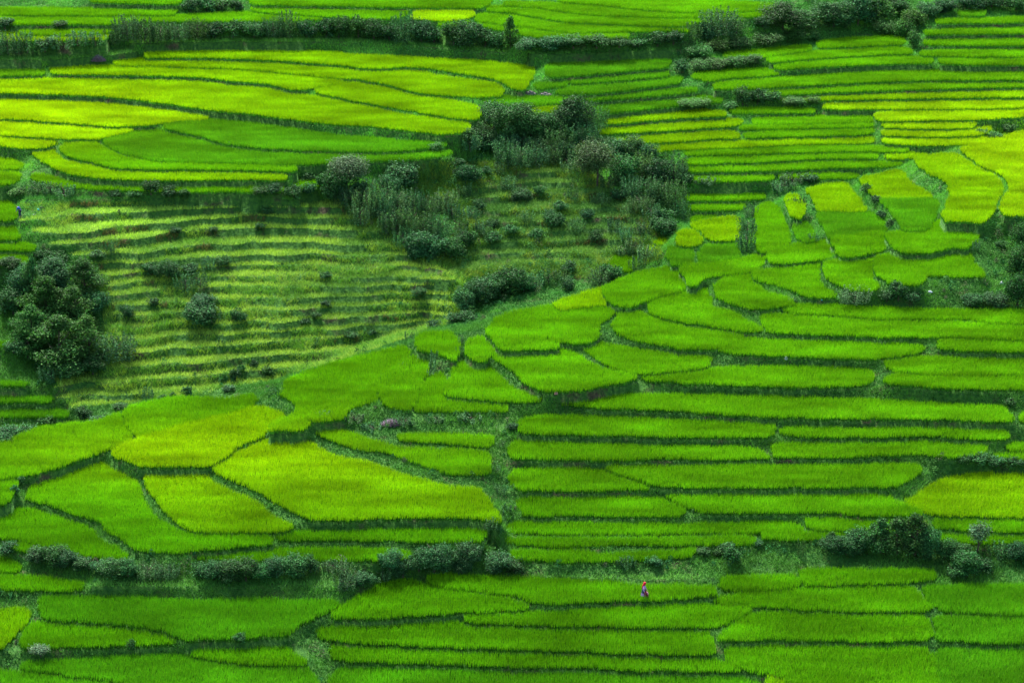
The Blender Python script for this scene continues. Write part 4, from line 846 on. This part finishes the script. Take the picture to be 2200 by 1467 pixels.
# ------------------------------------------------------------------ the two people
def skinned(name, J, E, mat, parent=None, sub=1, loc=None, flat=1.0):
    me = bpy.data.meshes.new(name); me.from_pydata([j[0] for j in J], E, []); o = link(name, me, parent, loc)
    md = o.modifiers.new('skin', 'SKIN')
    for k, j in enumerate(J):
        r = j[1]; me.skin_vertices[0].data[k].radius = (r, r) if not isinstance(r, tuple) else r
    me.skin_vertices[0].data[0].use_root = True
    md.use_smooth_shade = True
    s = o.modifiers.new('sub', 'SUBSURF'); s.levels = s.render_levels = sub
    dg = bpy.context.evaluated_depsgraph_get(); ev = o.evaluated_get(dg); m2 = bpy.data.meshes.new_from_object(ev)
    o.modifiers.clear(); o.data = m2; m2.materials.clear(); m2.materials.append(mat)
    for p in m2.polygons: p.use_smooth = True
    return o
def loft(name, rings, mat, parent, n=20, fold=0.0, cap=True, seed=0):
    """rings: (cx, cy, z, rx, ry)"""
    r = random.Random(seed); ph = r.random()*6; bm = bmesh.new(); R = []
    for q, (cx, cy, z, rx, ry) in enumerate(rings):
        k = fold*q/len(rings)
        R.append([bm.verts.new((cx+rx*math.cos(t)*(1+k*math.sin(7*t+ph)), cy+ry*math.sin(t)*(1+k*math.sin(7*t+ph)), z)) for t in [j*2*math.pi/n for j in range(n)]])
    for a, b in zip(R, R[1:]):
        for j in range(n): bm.faces.new((a[j], a[(j+1) % n], b[(j+1) % n], b[j]))
    if cap: bm.faces.new(R[0]); bm.faces.new(R[-1])
    bmesh.ops.recalc_face_normals(bm, faces=bm.faces)
    for f_ in bm.faces: f_.smooth = True
    me = bpy.data.meshes.new(name); bm.to_mesh(me); bm.free(); me.materials.append(mat); return link(name, me, parent)
M_skin = plain('skin', (.32, .17, .10), .6, .08, 9); M_red = plain('red_cloth', (.50, .012, .035), .85, .25, 8)
M_lil = plain('lilac_cloth', (.36, .19, .40), .85, .2, 14); M_mar = plain('maroon_cloth', (.16, .006, .045), .85, .3, 9)
M_dk = plain('dark_blue_cloth', (.03, .035, .10), .85, .4, 9); M_blue = plain('blue_cloth', (.015, .05, .26), .8, .35, 7)
M_pink = plain('pink_cloth', (.42, .16, .22), .85, .15, 8); M_hair = plain('black_hair', (.01, .008, .008), .5, .3, 20)
def finger_set(J, E, wrist, dirn, side, mat_scale=1.0):
    """palm and five bent fingers leaving joint `wrist`"""
    w = Vector(J[wrist][0]); d = Vector(dirn).normalized(); s = Vector(side).normalized(); c = d.cross(s)
    J.append((tuple(w+d*.05), (.024, .036))); palm = len(J)-1; E.append((wrist, palm))
    for k, (off, L) in enumerate(((-.030, .062), (-.010, .074), (.010, .070), (.028, .054))):
        a = w+d*.085+s*off; J.append((tuple(a), .010)); i = len(J)-1; E.append((palm, i))
        b = a+d*L*.55+c*.008; J.append((tuple(b), .009)); E.append((i, i+1))
        e_ = b+d*L*.35+c*.028; J.append((tuple(e_), .007)); E.append((i+1, i+2))
    t = w+d*.035+s*-.045; J.append((tuple(t), .011)); i = len(J)-1; E.append((palm, i))
    J.append((tuple(t+d*.045+c*.015-s*.012), .009)); E.append((i, i+1))
# woman walking to the right (+x)
px, py, pz = on_ground(1383, 1288)
wm = link('person', None, None, (px, py-.25, pz)); tag(wm, 'woman walking right along the footpath in red headscarf, lilac jacket and maroon skirt', 'person')
J = [((0, 0, .90), .13), ((.0, 0, 1.10), .115), ((.01, 0, 1.28), .12), ((.02, 0, 1.37), .06), ((.045, 0, 1.43), .045), ((.06, 0, 1.50), .085), ((.062, 0, 1.56), .085),
     ((.01, -.16, 1.30), .055), ((-.06, -.21, 1.06), .043), ((.04, -.20, .86), .030),
     ((.01, .16, 1.30), .055), ((.10, .20, 1.07), .043), ((.24, .17, .93), .030),
     ((.02, -.09, .84), .085), ((-.05, -.09, .46), .06), ((-.20, -.09, .09), .04), ((-.09, -.10, .03), .035),
     ((.02, .09, .84), .085), ((.13, .09, .47), .06), ((.15, .09, .08), .04), ((.27, .10, .03), .035), ((.135, 0, 1.475), .018), ((.11, 0, 1.425), .03)]
E = [(0, 1), (1, 2), (2, 3), (3, 4), (4, 5), (5, 6), (2, 7), (7, 8), (8, 9), (2, 10), (10, 11), (11, 12), (0, 13), (13, 14), (14, 15), (15, 16), (0, 17), (17, 18), (18, 19), (19, 20), (5, 21), (5, 22)]
finger_set(J, E, 9, (.25, 0, -1), (0, 1, 0)); finger_set(J, E, 12, (.55, 0, -.8), (0, 1, 0))
skinned('body', J, E, M_skin, wm)
loft('skirt', [(.0, 0, 1.0, .15, .13), (.01, 0, .8, .20, .17), (.03, 0, .55, .20, .17), (.04, 0, .36, .23, .19), (.04, 0, .30, .24, .19)], M_mar, wm, 28, .10, False, 2)
loft('skirt_panel', [(.12, 0, .95, .05, .12), (.19, 0, .75, .08, .15), (.30, 0, .50, .10, .17), (.33, 0, .36, .06, .17)], M_mar, wm, 20, .08, True, 3)
loft('jacket', [(.02, 0, 1.375, .07, .09), (.01, 0, 1.34, .10, .17), (0, 0, 1.24, .135, .19), (-.01, 0, 1.08, .13, .165), (-.03, 0, .92, .145, .15), (-.05, 0, .70, .165, .165), (-.07, 0, .48, .19, .18)], M_lil, wm, 26, .08, False, 5)
loft('apron', [(-.01, 0, 1.09, .142, .175), (-.015, 0, 1.0, .155, .19), (-.03, 0, .90, .155, .162), (-.045, 0, .74, .172, .174)], M_dk, wm, 26, .07, False, 5)
loft('shoulder_bag', [(.20, -.06, .86, .03, .06), (.25, -.06, .78, .07, .09), (.30, -.06, .68, .08, .10), (.33, -.06, .60, .05, .09)], M_pink, wm, 14, .03, True, 6)
for sy, pts in ((-1, [(.01, -.16, 1.31), (-.06, -.215, 1.06), (.03, -.205, .89)]), (1, [(.01, .16, 1.31), (.10, .205, 1.07), (.22, .175, .95)])):
    skinned('sleeve', [(pts[0], .075), (pts[1], .060), (pts[2], .052)], [(0, 1), (1, 2)], M_lil, wm)
loft('headscarf', [(.01, 0, 1.40, .075, .085), (.02, 0, 1.46, .105, .10), (.04, 0, 1.54, .125, .115), (.05, 0, 1.62, .115, .105), (.05, 0, 1.68, .06, .06)], M_red, wm, 18, .03, True, 8)
loft('scarf_tail', [(-.06, 0, 1.50, .05, .07), (-.10, 0, 1.38, .045, .07), (-.15, 0, 1.22, .04, .06), (-.17, 0, 1.10, .02, .05)], M_red, wm, 12, .05, True, 9)
# person in blue, bending forward at the left edge
px, py, pz = on_ground(44, 466)
mn = link('person', None, None, (px, py-.2, pz)); tag(mn, 'person in blue bending over at the weedy edge of a small left plot', 'person')
J = [((0, 0, .82), .13), ((-.05, 0, 1.0), .12), ((-.16, 0, 1.14), .12), ((-.23, 0, 1.19), .055), ((-.28, 0, 1.20), .05), ((-.33, 0, 1.20), .085), ((-.37, 0, 1.18), .08),
     ((-.17, -.16, 1.12), .05), ((-.26, -.20, .90), .042), ((-.36, -.18, .70), .03), ((-.17, .16, 1.12), .05), ((-.28, .20, .92), .042), ((-.40, .15, .74), .03),
     ((0, -.09, .78), .09), ((-.08, -.10, .44), .065), ((.02, -.10, .08), .045), ((-.10, -.10, .03), .038), ((.02, .09, .78), .09), ((.0, .10, .44), .065), ((.12, .10, .08), .045), ((0, .11, .03), .038)]
E = [(0, 1), (1, 2), (2, 3), (3, 4), (4, 5), (5, 6), (2, 7), (7, 8), (8, 9), (2, 10), (10, 11), (11, 12), (0, 13), (13, 14), (14, 15), (15, 16), (0, 17), (17, 18), (18, 19), (19, 20)]
finger_set(J, E, 9, (-.4, 0, -1), (0, 1, 0)); finger_set(J, E, 12, (-.5, 0, -1), (0, 1, 0))
skinned('body', J, E, M_skin, mn)
skinned('jacket', [((.02, 0, .80), .165), ((-.05, 0, 1.0), .155), ((-.16, 0, 1.14), .15), ((-.22, 0, 1.19), .08), ((-.17, -.17, 1.12), .075), ((-.26, -.20, .92), .06), ((-.33, -.185, .77), .05), ((-.17, .17, 1.12), .075), ((-.28, .20, .94), .06), ((-.36, .165, .80), .05)],
        [(0, 1), (1, 2), (2, 3), (2, 4), (4, 5), (5, 6), (2, 7), (7, 8), (8, 9)], M_blue, mn)
skinned('trousers', [((0, 0, .82), .15), ((0, -.09, .76), .11), ((-.08, -.10, .44), .085), ((.02, -.10, .14), .06), ((.02, .09, .76), .11), ((0, .10, .44), .085), ((.12, .10, .14), .06)],
        [(0, 1), (1, 2), (2, 3), (0, 4), (4, 5), (5, 6)], M_dk, mn)
skinned('hair', [((-.30, 0, 1.24), .07), ((-.36, 0, 1.235), .075), ((-.40, 0, 1.20), .05)], [(0, 1), (1, 2)], M_hair, mn)

# ------------------------------------------------------------------ small loose things
M_white = plain('white_plastic', (.60, .63, .65), .5, .12, 5); M_teal = plain('teal_plastic', (.10, .50, .42), .5, .2, 5)
M_black = plain('black_bag', (.02, .02, .025), .6, .4, 5); M_stone = plain('grey_stone', (.13, .12, .11), .9, .5, 10); M_clay = plain('pink_clay', (.26, .15, .12), .95, .35, 4)
def crumple(name, w, d, h, mat, seed, n=9):
    r = np.random.default_rng(seed); bm = bmesh.new(); bmesh.ops.create_icosphere(bm, subdivisions=3, radius=1)
    for v_ in bm.verts:
        p = v_.co; k = 1+.22*math.sin(p.x*5+seed)*math.cos(p.y*6+seed)+.16*math.sin(p.z*9+p.x*7)+r.normal(0, .05)
        v_.co = Vector((p.x*w/2*k, p.y*d/2*k, max(-.15, p.z)*h*k*.9+.02))
    me = bpy.data.meshes.new(name); bm.to_mesh(me); bm.free(); me.materials.append(mat); return me
for nm, u, v, w, d, h, mt, lab, cat in (
    ('plastic_sack', 495, 310, .62, .45, .42, M_white, 'white plastic sack lying on the leafy bund of the dark green field', 'sack'),
    ('plastic_bag', 1689, 772, .34, .3, .36, M_white, 'small white plastic bag on the shaded bank in the middle right', 'bag'),
    ('plastic_sheet', 75, 462, .50, .35, .16, M_white, 'folded pale blue-white sheet on the grass beside the bending person', 'sheet'),
    ('plastic_bowl', 83, 452, .34, .3, .24, M_teal, 'teal bundle on the grass between the black bag and the pale sheet', 'bundle'),
    ('cloth_bag', 91, 448, .60, .35, .26, M_black, 'black bag with a pale top lying on the grass behind the teal bundle', 'bag'),
    ('plastic_bag', 2152, 610, .5, .35, .34, M_white, 'white bag on the bare slope near the right edge', 'bag'),
    ('plastic_bag', 1998, 628, .6, .3, .22, M_white, 'pale crumpled bag on the dark bank under the high right step', 'bag'),
    ('plastic_scrap', 1515, 751, .26, .2, .16, M_white, 'white scrap at the left end of the long leafy bank', 'scrap'),
    ('plastic_scrap', 1765, 647, .2, .2, .14, M_teal, 'tiny teal scrap on the bund under the hooked banks', 'scrap'),
    ('stone', 1195, 848, .45, .35, .26, M_clay, 'pale stone at the fork of the grassy banks mid-picture', 'stone'),
    ('stone', 1250, 1149, .35, .3, .2, M_clay, 'small pale stone on the bund below the fifth bar', 'stone'),
    ('stone', 1385, 855, .5, .3, .3, M_clay, 'clay-coloured stone on the bank above the longest bar', 'stone'),
    ('plastic_scrap', 1075, 3, .3, .2, .16, M_white, 'white scrap at the very top edge beside the curved fields', 'scrap'),
    ('plastic_scrap', 1068, 1462, .26, .2, .2, M_white, 'white scrap at the very bottom edge of the view', 'scrap'),
    ('brush_pile', 842, 914, 1.9, 1.0, .55, M_stone, 'heap of purplish dry twigs on the rough bank', 'brush pile'),
    ('brush_pile', 212, 134, 1.8, 1.0, .8, M_stone, 'purplish dry brush heap at the end of the upper left bank', 'brush pile'),
    ('stone_pile', 1140, 204, 1.6, .9, .6, M_stone, 'low grey stone pile, left of two by the green tongue field', 'stone pile'),
    ('stone_pile', 1172, 206, 2.0, .9, .5, M_stone, 'low grey stone pile, right of two by the green tongue field', 'stone pile'),
    ('clay_slump', 1210, 114, 2.4, 1.2, .6, M_clay, 'pinkish clay slump on the far bank beneath the hedge', 'clay bank'),
    ('clay_slump', 215, 430, 2.6, 1.2, .8, M_clay, 'bare pinkish clay slump above the fallow steps', 'clay bank'),
    ('clay_slump', 893, 356, 1.3, .9, 1.2, M_clay, 'small bare clay scar above the thicket', 'clay bank')):
    x, y, z = on_ground(u, v)
    if nm == 'clay_slump': continue
    if nm == 'brush_pile':
        q = 900; a_ = rng.random(q)*6.283; r_ = np.sqrt(rng.random(q)); P = np.stack([np.cos(a_)*r_*w/2, np.sin(a_)*r_*d/2, (1-r_**2)*h*rng.random(q)], 1)
        V, C = blades(P, np.full(q, .22), .035, rng.uniform(.5, 2.5, q), np.array((.24, .17, .24))*(.5+.8*rng.random((q, 1))), 0)
        o = link(nm, raw_mesh(nm, V, q, 3, None, C, M_grass), None, (x, y-.05, z)); tag(o, lab, cat); continue
    o = link(nm, crumple(nm, w*.8, d*.8, h*.8, mt, int(u)), None, (x, y-.05, z)); tag(o, lab, cat)
